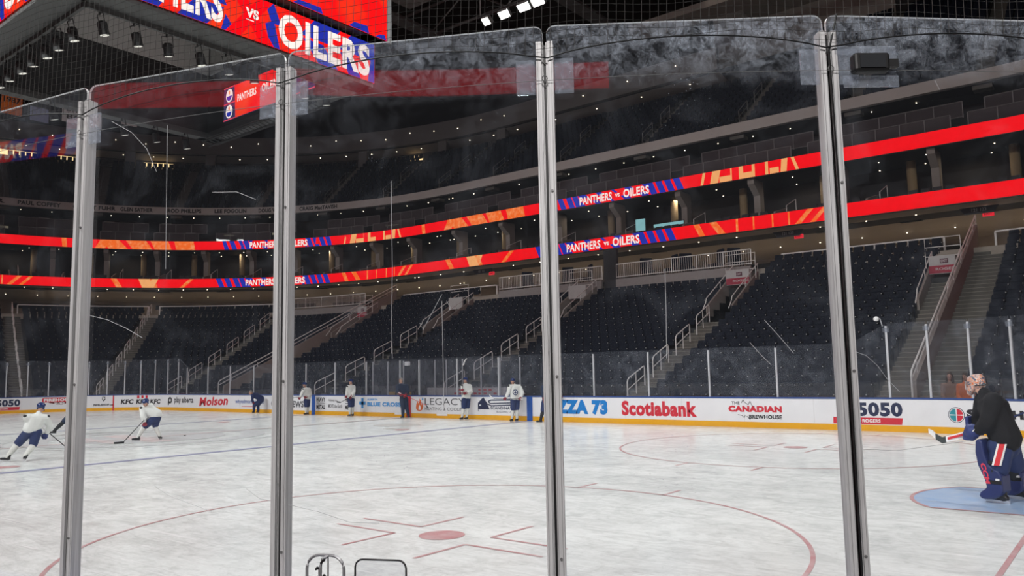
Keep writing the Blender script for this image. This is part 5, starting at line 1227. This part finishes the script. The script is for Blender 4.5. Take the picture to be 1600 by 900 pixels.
    for s_ in 'LR':
        kn, an = g['kn' + s_], g['an' + s_]
        if not st.get('long'):
            blob('sock', [('c', kn + (g['hp' + s_] - kn) * .08, .088, kn + (an - kn) * .35, .082), ('c', kn + (an - kn) * .35, .082, an, .055)], st['sock'], p, vox, 3)
        tp = Vector((*st.get('toe' + s_, st.get('toe', (0, -1))), 0)).normalized()
        tilt = (an - kn).normalized(); 
        base = Vector((an.x, an.y, an.z - .05))
        if st.get('shoe'):
            blob('shoe', [('c', base - tp * .04, .045, base + tp * .13, .035)], M_skate, p, .016, 2); continue
        sk = blob('skate', [('c', an + (kn - an).normalized() * .07, .06, base - tp * .02, .05), ('c', base - tp * .045, .043, base + tp * .15, .036), ('c', base + tp * .13, .036, base + tp * .17, .034)], M_skate, p, .016, 2)
        b = MB(); z = base.z - .05
        b.box(base + tp * .05 + Vector((0, 0, -.055)), (.28, .012, .035), R=Matrix((tp, Vector((-tp.y, tp.x, 0)), Vector((0, 0, 1)))).transposed()); 
        for q in (-.05, .14): b.box(base + tp * q + Vector((0, 0, -.033)), (.07, .026, .03), R=Matrix((tp, Vector((-tp.y, tp.x, 0)), Vector((0, 0, 1)))).transposed())
        b.build('blade', M_blade, sk, local=True)
    if st.get('glove'):
        for s_ in 'LR':
            w = g['wr' + s_]; dv = (w - g['el' + s_]).normalized(); sd = dv.cross(Vector((0, 1, 0))); sd = sd if sd.length > .2 else Vector((1, 0, 0))
            blob('glove', [('c', w - dv * .10, .07, w, .056)] + fingers(w, dv, sd, .0185, .10, .55), st['glove'], p, .014, 2)
    if st.get('helmet'):
        hm_ = blob('helmet', [('e', h(0, -.012, .055), (.098, .128, .088), HR), ('c', h(-.085, -.02, .03), .03, h(-.085, -.03, -.03), .026), ('c', h(.085, -.02, .03), .03, h(.085, -.03, -.03), .026), ('c', h(-.05, .10, .065), .02, h(.05, .10, .065), .02)], st['helmet'], p, .016, 3)
        b = MB(); b.tube([h(-.08, .0, -.04), h(-.06, .05, -.095), h(0, .07, -.11), h(.06, .05, -.095), h(.08, 0, -.04)], .006, 5); b.build('chin_strap', M_skate, hm_, local=True)
    elif st.get('hair'):
        lg = st.get('long_hair'); Hs = [('e', h(0, -.018, .045), (.088, .105, .095), HR)]
        if lg: Hs += [('c', h(-.07, -.03, .0), .045, h(-.09, .0, -.22), .04), ('c', h(.07, -.03, 0), .045, h(.09, .0, -.22), .04), ('c', h(0, -.08, 0), .06, h(0, -.09, -.2), .06)]
        blob('hair', Hs, st['hair'], p, .016, 3)
    return p, g
def stick(label, parent_pts, blade, colr=None, blade_c=None):
    """hockey stick: tapered shaft, blade with taped face, butt tape"""
    a, c = Vector(parent_pts[0]), Vector(parent_pts[1]); bl = [Vector(q) for q in blade]
    p = thing('hockey_stick', label, 'hockey stick', a)
    b = MB(); b.tube([a, c], [.014, .013], 6); b.build('shaft', colr or M_skate, p)
    b = MB(); up = Vector((0, 0, .032)) if abs((bl[-1] - bl[0]).normalized().z) < .7 else Vector((.03, 0, 0))
    for q0, q1 in zip(bl, bl[1:]):
        n = (q1 - q0).cross(up).normalized() * .006; b.add([q0 - up - n, q1 - up - n, q1 + up - n, q0 + up - n, q0 - up + n, q1 - up + n, q1 + up + n, q0 + up + n], [(0, 1, 2, 3), (7, 6, 5, 4), (0, 4, 5, 1), (1, 5, 6, 2), (2, 6, 7, 3), (3, 7, 4, 0)])
    b.build('blade', blade_c or M_skate, p)
    b = MB(); d = (a - c).normalized(); b.tube([a + d * .004, a - d * .14], .0165, 6); b.build('grip_tape', M_strw, p)
    return p
def wpt(fp, loc):    # local figure coordinates -> world
    return WM[fp.name] @ Vector(loc)

WHITE = dict(jersey=M_jw, pants=M_navy, sock=M_sockw, glove=M_glr, helmet=M_helm, bulk=1.06, patch=True)
# white player skating away at the left
st = dict(WHITE, toeL=(-.7, .5), toeR=(.1, 1), glove=M_gln)
wp, g = fig('person', 'hockey player in white jersey and blue pants skating away at far left', (4.78, -5.95, 0), (30, 722),
    dict(hd=(62, 640, .12), nk=(58, 649, .05), shL=(40, 655, -.05), shR=(70, 657, .05), elL=(46, 672, .2), elR=(78, 670, .2), wrL=(66, 684, .35), wrR=(73, 682, .30), pv=(48, 673), hpL=(43, 677), hpR=(56, 678), knL=(25, 697, .1), knR=(51, 699, -.05), anL=(11, 714, .0), anR=(39, 713, -.25)), st, face=(.55, .8))
wr = g['wrR']; stick('black stick held by the white player at far left', [wpt(wp, wr + Vector((-.12, .05, .18))), (wpt(wp, Vector((1.27, .35, .10))))], [wpt(wp, Vector((1.27, .35, .05))), wpt(wp, Vector((1.42, .42, .045))), wpt(wp, Vector((1.55, .5, .045)))], None, M_strw)
# dark player mostly hidden behind the first post
st = dict(jersey=M_jk, pants=M_trk, sock=M_sockk, glove=M_gln, helmet=M_helm, bulk=1.05, toeL=(-1, .1), toeR=(-.6, .6))
fig('person', 'player in black jersey leaning over, half hidden behind the first aluminium post', (-4.73, -.9, 0), (104, 679),
    dict(hd=(121, 612, -.1), nk=(119, 620), shL=(112, 626, -.1), shR=(127, 627, .1), elL=(107, 640, -.25), elR=(130, 643, .2), wrL=(116, 652, -.35), wrR=(122, 653, .1), pv=(114, 645), hpL=(110, 649), hpR=(119, 650), knL=(98, 659, -.05), knR=(124, 664), anL=(84, 672), anR=(128, 676)), st, face=(-.8, -.5))
# bent white player
st = dict(WHITE, toeL=(-.9, -.3), toeR=(.3, -1))
bp_, g = fig('person', 'hockey player in white jersey bent low over the ice near the centre emblem', (1.37, -.7, 0), (233, 690),
    dict(hd=(226, 631, -.15), nk=(226, 637, -.05), shL=(221, 640, -.1), shR=(235, 637, .12), elL=(222, 652, -.2), elR=(229, 652, .15), wrL=(225, 661, -.2), wrR=(227, 659, .05), pv=(243, 650), hpL=(240, 656, -.06), hpR=(245, 655, .06), knL=(224, 669, -.05), knR=(242, 669, .05), anL=(215, 685), anR=(250, 684)), st, face=(-.7, -.5, -.35))
stick('stick held low by the bent white player', [wpt(bp_, Vector((-.1, -.2, .80))), wpt(bp_, Vector((-.75, -.9, .08)))], [wpt(bp_, Vector((-.75, -.9, .045))), wpt(bp_, Vector((-.95, -1.0, .045))), wpt(bp_, Vector((-1.05, -1.04, .045)))])
# coach with hands on knees
st = dict(jersey=M_navy, pants=M_navy, long=True, hair=M_hairg, toe=(-.5, -.9), bulk=.95, sock=M_sockk, glove=M_glr)
fig('person', 'coach in blue tracksuit bent forward with hands on knees by the boards', (-11.99, 12.3, 0), (399, 644),
    dict(hd=(391, 611, -.25), nk=(394, 613, -.12), shL=(394, 616, -.25), shR=(401, 614, .1), elL=(394, 623, -.25), elR=(403, 622, .1), wrL=(396, 628, -.12), wrR=(403, 627, .05), pv=(408, 621, .05), hpL=(406, 624, -.08), hpR=(409, 623, .1), knL=(397, 631, -.1), knR=(403, 631, .08), anL=(396.5, 640), anR=(403.5, 640)), st, face=(-.8, -.6, -.2), vox=.024)
stand = dict(toe=(-.6, -.8))
# white player behind the second post
p6, g = fig('person', 'player in white jersey standing beside the second post, stick held forward', (-7.22, 12.3, 0), (479, 646),
    dict(hd=(475.5, 598.5, -.1), nk=(477, 603.5), shL=(474, 606.5, -.18), shR=(483, 606.5, .15), elL=(471, 613, -.3), elR=(485, 614, .05), wrL=(468.5, 618, -.35), wrR=(477, 618, -.3), pv=(480, 619), hpL=(478, 623, -.08), hpR=(481, 623, .08), knL=(478, 633, -.12), knR=(481, 633, .08), anL=(478, 643, -.08), anR=(481, 643, .1)), dict(WHITE, **stand), face=(-.8, -.6), vox=.024)
stick('stick held across by the white player beside the second post', [wpt(p6, g['wrR'] + Vector((.15, 0, .06))), wpt(p6, g['wrL'] + Vector((-.75, -.1, -.02)))], [wpt(p6, g['wrL'] + Vector((-.75, -.1, -.02))), wpt(p6, g['wrL'] + Vector((-1.0, -.12, .03)))])
p7, g = fig('person', 'player in white jersey standing upright before the small black lettering', (-3.57, 12.3, 0), (548, 651),
    dict(hd=(548, 597), nk=(548.3, 602.5), shL=(543.8, 605.5, -.12), shR=(552.5, 605.5, .12), elL=(542, 613, -.1), elR=(553, 613.5, -.1), wrL=(541, 619, -.25), wrR=(548, 621, -.32), pv=(548.5, 620), hpL=(547, 625, -.06), hpR=(550, 625, .06), knL=(547, 636, -.08), knR=(550.5, 636, .04), anL=(546.5, 648, -.08), anR=(551, 648, .05)), dict(WHITE, **stand), face=(-.8, -.6), vox=.022)
stick('stick held low before the upright white player', [wpt(p7, g['wrR'] + Vector((.12, 0, .1))), wpt(p7, Vector((-.5, -.5, .75)))], [wpt(p7, Vector((-.5, -.5, .75))), wpt(p7, Vector((-.7, -.55, .78)))])
# coach with stick at the red stripe
st = dict(jersey=M_trk, pants=M_trk, long=True, hair=M_hairg, sock=M_sockk, glove=M_glr, bulk=.98, toeL=(-.6, -.8), toeR=(.3, -1))
p8, g = fig('person', 'coach in dark tracksuit with stick standing at the red stripe', (.52, 12.2, 0), (633, 652.5),
    dict(hd=(626.5, 593.5, -.05), nk=(627.5, 599), shL=(621.5, 602, -.1), shR=(635.5, 602, .1), elL=(621, 610, -.2), elR=(638, 610.5, .0), wrL=(626, 614.5, -.32), wrR=(633, 617.5, -.22), pv=(631, 619), hpL=(628.5, 623, -.05), hpR=(634, 623, .05), knL=(629.5, 636, -.08), knR=(635.5, 636, .02), anL=(629.5, 648.5, -.06), anR=(638.5, 649, .0)), st, face=(-.75, -.65))
stick('long red stick held slanting down by the dark-tracksuited coach', [wpt(p8, g['wrL'] + Vector((-.1, -.05, .08))), wpt(p8, Vector((1.0, -.42, .62)))], [wpt(p8, Vector((1.0, -.42, .62))), wpt(p8, Vector((1.06, -.45, .50)))], M_strr)
# player holding a stick upright
p9, g = fig('person', 'player in white jersey holding a stick straight up by the grey lettering', (4.22, 12.3, 0), (725, 654),
    dict(hd=(728, 592, 0), nk=(728.5, 598), shL=(724, 601.5, -.12), shR=(735, 602, .12), elL=(723.5, 609, -.25), elR=(737, 610, .0), wrL=(723, 607.5, -.35), wrR=(727, 612.5, -.3), pv=(729, 618), hpL=(726, 622, -.07), hpR=(731.5, 622, .07), knL=(724.5, 636, -.1), knR=(730.5, 636, .04), anL=(722, 650, -.05), anR=(729.5, 650.5, .05)), dict(WHITE, **stand), face=(-.75, -.65))
stick('stick with white taped blade held straight up above a player', [wpt(p9, g['wrR'] + Vector((-.12, -.06, -.22))), wpt(p9, Vector((.0, -.3, 2.45)))], [wpt(p9, Vector((.0, -.3, 2.45))), wpt(p9, Vector((.07, -.3, 2.66))), wpt(p9, Vector((.16, -.3, 2.76)))], None, M_strw)
# player leaning with a stick held level
p10, g = fig('person', 'player in white jersey with round navy chest emblem, stick held level', (7.13, 12.3, 0), (804, 656),
    dict(hd=(802, 593, -.08), nk=(803.5, 598.5, -.02), shL=(797.5, 602, -.12), shR=(813, 602.5, .1), elL=(795, 611, -.18), elR=(817.5, 612, -.02), wrL=(790.5, 619, -.3), wrR=(814, 619.5, -.18), pv=(805.5, 619.5), hpL=(802.5, 624, -.05), hpR=(808.5, 624, .05), knL=(801.5, 638, -.1), knR=(808, 638, .0), anL=(800, 651.5, -.05), anR=(808, 652.5, .0)), dict(WHITE, toe=(-.45, -.9)), face=(-.35, -.95))
b = MB(); c = g['shL'] * .5 + g['shR'] * .5 + Vector((.02, -.19, -.22))
b.add([c + Vector((.115 * math.cos(2 * PI * i / 20), .02 * abs(math.cos(2 * PI * i / 20)) - .02, .125 * math.sin(2 * PI * i / 20))) for i in range(20)], [tuple(range(20))]); e = b.build('chest_emblem', M_navy, p10, local=True); e['label'] = 'round navy chest emblem'
b = MB(); b.add([c + Vector((.08 * math.cos(2 * PI * i / 20), -.025 + .01 * abs(math.cos(2 * PI * i / 20)), .085 * math.sin(2 * PI * i / 20))) for i in range(20)], [tuple(range(20))]); b.build('emblem_ring', M_jw, e, local=True)
b = MB(); b.add([c + Vector((x, -.032, z)) for x, z in ((-.04, -.05), (.04, -.05), (.055, 0), (.0, .06), (-.055, 0))], [(0, 1, 2, 3, 4)]); b.build('emblem_drop', M_navy, e, local=True)
stick('stick held level in front of the player with chest emblem', [wpt(p10, g['wrR'] + Vector((.1, -.06, -.04))), wpt(p10, g['wrL'] + Vector((-.5, -.1, .0)))], [wpt(p10, g['wrL'] + Vector((-.5, -.1, .0))), wpt(p10, g['wrL'] + Vector((-.62, -.12, .08))), wpt(p10, g['wrL'] + Vector((-.68, -.13, .16)))], None, M_strw)
# player hidden behind the third post
st = dict(jersey=M_trk, pants=M_navy, sock=M_sockk, glove=M_glr, helmet=M_helm, bulk=1.0, toe=(-.9, -.3))
fig('person', 'dark-clad player almost hidden behind the third aluminium post', (8.89, 12.1, 0), (860, 659),
    dict(hd=(864, 594), nk=(864.5, 600), shL=(858, 604, -.1), shR=(874, 604, .1), elL=(857, 614, -.15), elR=(881, 612, .05), wrL=(860, 623, -.25), wrR=(885, 617, .2), pv=(864, 622), hpL=(860, 627, -.05), hpR=(868, 627, .05), knL=(857, 641, -.1), knR=(868, 641, .05), anL=(853, 654, -.05), anR=(868, 655, .05)), st, face=(-.7, -.7))
# two seated spectators
for k, (x, y, u, jm, lab) in enumerate(((23.35, 14.62, 1482, M_br, 'long-haired spectator in brown jacket seated behind the corner glass'), (23.82, 14.50, 1506, M_or, 'long-haired spectator in orange top seated behind the corner glass'))):
    fig('person', lab, (x, y, .15), (u, 683),
        dict(hd=(u + 2, 607, -.1), nk=(u + 1, 616, -.02), shL=(u - 9, 622, -.02), shR=(u + 11, 622, .02), elL=(u - 11, 638, -.1), elR=(u + 13, 638, -.1), wrL=(u - 4, 645, -.35), wrR=(u + 6, 645, -.35), pv=(u, 650, .05), hpL=(u - 5, 653, .05), hpR=(u + 6, 653, .05), knL=(u - 6, 654, -.4), knR=(u + 7, 654, -.4), anL=(u - 6, 677, -.42), anR=(u + 7, 677, -.42)),
        dict(jersey=jm, pants=M_trk, long=True, shoe=True, hair=M_hair, long_hair=True, toe=(0, -1), bulk=.85, pants_w=.8, sock=M_sockk), face=(-.1 if k == 0 else -.5, -1, -.25))
# puck
b = MB(); b.tube([(.55, 1.05, .0), (.55, 1.05, .026)], .04, 16); tag(b.build('puck', M_skate), 'black puck lying alone on the ice near the centre emblem', 'puck')

# ------------------------------------------------------------------ goaltender
GL = Vector((26.55, -.12, 0)); vv = GL - CAM; gr = math.atan2(-vv.x, vv.y); gp = FPX / vv.dot(f_)
G = thing('person', 'goaltender in black jersey and painted orange mask standing in the blue crease', 'person', GL, gr)
gk = vv.dot(f_) / math.hypot(vv.x, vv.y) / gp
def gj(u, v, y=0): return Vector(((u - 1556) * gk, y, (788 - v) / gp))
# facing: towards image left and away a little
F = Vector((-.90, .42, 0)).normalized(); Sd = Vector((-F.y, F.x, 0)); hd = gj(1529, 606, .12)
HR = Matrix((Vector((F.y, -F.x, 0)), F, Vector((0, 0, 1)))).transposed(); h = lambda x, y, z: hd + HR @ Vector((x, y, z))
shN, shF = gj(1556, 632, -.20), gj(1540, 632, .24); elN, elF = gj(1543, 664, -.30), gj(1530, 662, .36); wrN, wrF = gj(1524, 680, -.12), gj(1526, 678, .30)
nk, ch, pv = gj(1541, 619, .05), gj(1552, 640, .02), gj(1567, 694, 0)
hN, hF = gj(1560, 702, -.14), gj(1570, 702, .14); kN, kF = gj(1549, 738, -.20), gj(1576, 737, .24); aN, aF = gj(1555, 775, -.18), gj(1588, 771, .34)
Bd = [('e', h(0, 0, .0), (.08, .10, .115), HR), ('c', h(0, .04, -.07), .055, h(0, .06, -.09), .035), ('c', h(0, .09, -.0), .012, h(0, .115, -.025), .016), ('c', h(-.08, -.01, 0), .017, h(-.082, -.015, -.03), .012), ('c', h(.08, -.01, 0), .017, h(.082, -.015, -.03), .012), ('c', h(0, -.01, -.06), .06, nk, .07), ('c', nk, .07, ch, .1), ('c', ch, .16, pv, .14), ('c', shN, .07, shF, .07)]
for a, c, d in ((shN, elN, wrN), (shF, elF, wrF)): Bd += [('c', a, .065, c, .05), ('c', c, .05, d, .035)] + fingers(d, d - c, Vector((0, 0, 1)), .0105)
for a, c, d in ((hN, kN, aN), (hF, kF, aF)): Bd += [('c', a, .1, c, .07), ('c', c, .07, d, .045)]
blob('body', Bd, M_skin, G, .014, 3)
for x in (-.033, .033):
    b = MB(); b.ball(h(x, .093, .01), .013, 8, 6); b.build('eye', M_eye, G, True, local=True)
b = MB(); b.tube([h(-.026, .097, -.055), h(0, .104, -.057), h(.026, .097, -.055)], .007, 5); b.build('mouth', M_lip, G, local=True)
Jb = [('c', shN, .13, shF, .13), ('c', nk, .09, ch, .17), ('c', gj(1544, 628, .03), .13, gj(1560, 640, .02), .16)]
for o in (-.12, 0, .12): Jb.append(('c', ch + Vector((0, o, -.02)), .20, pv + Vector((.02, o, .06)), .235))
Jb += [('c', gj(1576, 676, -.08), .13, gj(1564, 640, -.06), .15), ('c', gj(1576, 676, .1), .12, gj(1562, 640, .1), .14)]
for a, c, d in ((shN, elN, wrN), (shF, elF, wrF)): Jb += [('c', a, .145, c, .125), ('c', c, .125, c + (d - c) * .75, .09)]
blob('jersey', Jb, M_jk, G, .022, 4)
Pb = [('c', hN, .185, hF, .185), ('c', pv, .2, pv + Vector((.02, 0, -.08)), .2)]
for a, c in ((hN, kN), (hF, kF)): Pb += [('c', a + Vector((.02, 0, 0)), .175, a + (c - a) * .85 + Vector((.045, 0, 0)), .15)]
pants = blob('hockey_pants', Pb, M_navy, G, .022, 3)
for a, c, d in ((hN, kN, aN), (hF, kF, aF)): blob('thermal_legging', [('c', a, .13, c, .115), ('c', c, .115, d, .075)], M_sockk, G, .02, 3)
# striped panel on the near side of the pants
for u0, u1, m_, nm in ((-.062, -.036, M_strw, 'white_stripe'), (-.036, .036, M_strr, 'red_stripe'), (.036, .062, M_strw, 'white_stripe')):
    b = MB(); rows = []
    for i in range(7):
        q = i / 6; c = hN + (kN - hN) * (.0 + .82 * q) + Vector((.028 - .02 * q, 0, .06 - .03 * q)); r = .182 - .012 * q
        rows.append([c + Vector((u, -math.sqrt(max(.0001, r * r - (u + .0) ** 2)) - .012, 0)) for u in (u0, (u0 + u1) / 2, u1)])
    vs = [p for r in rows for p in r]; b.add(vs, [(i * 3 + j, i * 3 + j + 1, i * 3 + j + 4, i * 3 + j + 3) for i in range(6) for j in range(2)]); b.build(nm, m_, pants, True, local=True)
# leg pads: wide blocked fronts with a knee bend and flared boot
M_pad_n = mat('pad_navy', (.02, .03, .115), .45, var=.2)
def leg_pad(nm, kn, an, hp, yw, letters):
    fwd = F; out = []
    base = Vector((an.x, an.y, 0)); prof = [(.21, .055), (.26, .10), (.23, .16), (.13, .23), (.15, .36), (.225, .56), (.25, .76), (.235, .93), (.18, .97), (.13, .93), (.11, .74), (.06, .58), (-.07, .50), (-.105, .42), (-.10, .2), (-.06, .13), (.05, .07)]
    sh = lambda f, z: base + fwd * (f + (kn - an).dot(fwd) * .4 * min(1, max(0, (z - .12) / .45))) + Vector((0, 0, z))
    b = MB(); b.prism(prof, lambda f, z: sh(f, z) - Sd * .145, lambda f, z: sh(f, z) + Sd * .145); pd = b.build(nm, M_pad_n, G, local=True, bevel=.03)
    for z in (.33, .62): 
        b = MB(); near = -1 if (Sd.y > 0) else 1
        b.box(sh(-.02, z) + Sd * near * .15, (.16, .012, .05), R=Matrix((fwd, Sd, Vector((0, 0, 1)))).transposed()); b.build('pad_strap', M_skate, pd, local=True)
        b = MB(); b.box(sh(-.05, z + .04) + Sd * near * .155, (.05, .02, .03), R=Matrix((fwd, Sd, Vector((0, 0, 1)))).transposed()); b.build('buckle', M_strw, pd, local=True)
    if letters:
        b = MB(); near = -1 if (Sd.y > 0) else 1
        text_on(b, 'CCM', lambda a, c: sh(.05 + .075 * c + .055 * (1 - a), .60 - .30 * a) + Sd * near * .150, .05); b.build('lettering', mat('letter_red', (.70, .05, .09), .5), pd, local=True)
    return pd
leg_pad('leg_pad', kN, aN, hN, 0, True); leg_pad('leg_pad', kF, aF, hF, 0, False)
for an in (aN, aF):
    base = Vector((an.x, an.y, .085)) + F * .02
    sk = blob('skate', [('c', base + Vector((0, 0, .10)) - F * .05, .06, base - F * .06, .055), ('c', base - F * .09, .048, base + F * .17, .042)], M_skate, G, .014, 2)
    b = MB(); Rk = Matrix((F, Sd, Vector((0, 0, 1)))).transposed(); b.box(base + F * .03 + Vector((0, 0, -.068)), (.34, .012, .03), R=Rk); b.box(base + F * .03 + Vector((0, 0, -.042)), (.33, .05, .026), R=Rk); b.build('blade', M_blade, sk, local=True)
# mask
def mask_mat():
    m = mat('mask_paint', (.8, .8, .78), .3); nt = m.node_tree; b = nt.nodes['Principled BSDF']; n = [x for x in nt.nodes if x.type == 'TEX_NOISE'][0]
    n.inputs['Scale'].default_value = 19; n.inputs['Detail'].default_value = 2; n.inputs['Distortion'].default_value = 1.5
    rp = nt.nodes.new('ShaderNodeValToRGB'); rp.color_ramp.interpolation = 'CONSTANT'; el = rp.color_ramp.elements
    el[0].position = 0; el[0].color = (.03, .06, .12, 1); el[1].position = .44; el[1].color = (.70, .66, .60, 1)
    for pos, c in ((.49, (.62, .15, .04, 1)), (.57, (.75, .62, .52, 1)), (.61, (.05, .09, .15, 1)), (.65, (.66, .24, .10, 1))): x = el.new(pos); x.color = c
    nt.links.new(n.outputs['Fac'], rp.inputs[0]); nt.links.new(rp.outputs[0], b.inputs['Base Color']); return m
mk = blob('goalie_mask', [('e', h(0, -.01, .035), (.112, .145, .13), HR), ('c', h(-.07, .05, -.07), .055, h(-.02, .10, -.13), .045), ('c', h(.07, .05, -.07), .055, h(.02, .10, -.13), .045), ('c', h(0, .08, .08), .06, h(0, -.05, .08), .09)], mask_mat(), G, .014, 3)
b = MB()
for z in (-.075, -.05, -.025, 0, .025, .045): b.tube([h(x * .075, .165 - .05 * x * x - abs(z) * .1, z) for x in (-1, -.5, 0, .5, 1)], .0032, 5)
for x in (-.66, -.33, 0, .33, .66): b.tube([h(x * .075, .165 - .05 * x * x - abs(z) * .1, z) for z in (-.085, -.05, 0, .055)], .0032, 5)
b.build('mask_cage', M_blade, mk, local=True)
b = MB(); b.tube([h(-.11, -.03, -.02), h(-.06, -.16, .0), h(.06, -.16, .0), h(.11, -.03, -.02)], .008, 5); b.tube([h(0, -.15, .1), h(0, -.165, 0)], .008, 5); b.build('mask_strap', M_skate, mk, local=True)
# gloves: catching glove in front, blocker behind
dN = (wrN - elN).normalized(); dF = (wrF - elF).normalized()
cg = blob('catching_glove', [('c', wrN - dN * .13, .085, wrN, .075), ('e', wrN + F * .06 + Vector((0, 0, .0)), (.13, .10, .125), HR), ('c', wrN + F * .12 + Vector((0, 0, .08)), .04, wrN + F * .17 + Vector((0, 0, -.05)), .045)] + fingers(wrN + F * .05 - Vector((0, 0, .03)), F * .5 - Vector((0, 0, .8)), Sd, .022, .12, .5), M_gln, G, .014, 3)
b = MB(); b.tube([wrN + F * .02 - Vector((0, .112, -.05)), wrN + F * .10 - Vector((0, .108, .03))], .008, 5); b.build('glove_piping', M_strw, cg, local=True)
blob('blocker', [('c', wrF - dF * .12, .08, wrF, .07)] + fingers(wrF, Vector((-.3, .2, -.9)), F, .02, .11, .9) + [('b', wrF + F * .12 + Vector((0, 0, .02)), (.20, .05, .36), Matrix((Sd, F, Vector((0, 0, 1)))).transposed())], M_gln, G, .016, 3)
# goalie stick: blade, paddle, shaft to the butt end
gs = thing('goalie_stick', 'goaltender\'s red, white and black stick carried level in both gloves', 'goalie stick', GL + Vector((0, 0, 1)))
tw = lambda u, v, y: WM[G.name] @ gj(u, v, y)
b = MB(); a0, a1 = tw(1466, 697, .30), tw(1507, 685, .24); up = Vector((0, 0, .045))
def plank(b, pts, hw, th=.011, mi=0):
    for (q0, h0), (q1, h1) in zip(zip(pts, hw), list(zip(pts, hw))[1:]):
        n = (q1 - q0).cross(Vector((0, 0, 1))).normalized() * th; z0, z1 = Vector((0, 0, h0)), Vector((0, 0, h1))
        b.add([q0 - z0 - n, q1 - z1 - n, q1 + z1 - n, q0 + z0 - n, q0 - z0 + n, q1 - z1 + n, q1 + z1 + n, q0 + z0 + n], [(0, 1, 2, 3), (7, 6, 5, 4), (0, 4, 5, 1), (1, 5, 6, 2), (2, 6, 7, 3), (3, 7, 4, 0)], mi)
plank(b, [tw(1470, 696, .30), tw(1490, 691, .27), tw(1512, 684, .24)], [.045, .05, .045]); b.build('paddle', A_wht, gs)
b = MB(); plank(b, [tw(1473, 694.5, .275), tw(1505, 686, .225)], [.02, .02], .004); b.build('red_panel', M_strr, gs)
b = MB(); plank(b, [tw(1471, 696, .30), tw(1463, 698, .31), tw(1452, 692, .34)], [.05, .05, .046]); b.build('blade', mat('stick_dark', (.05, .06, .06), .5), gs)
b = MB(); plank(b, [tw(1452, 692, .34), tw(1447, 687, .36), tw(1440, 683.5, .38)], [.047, .045, .035], .013); b.build('blade_tape', M_strw, gs)
b = MB(); b.tube([tw(1512, 684, .24), tw(1530, 679, .30), tw(1575, 663, .42), tw(1606, 652, .50)], .015, 6); b.build('shaft', M_navy, gs)
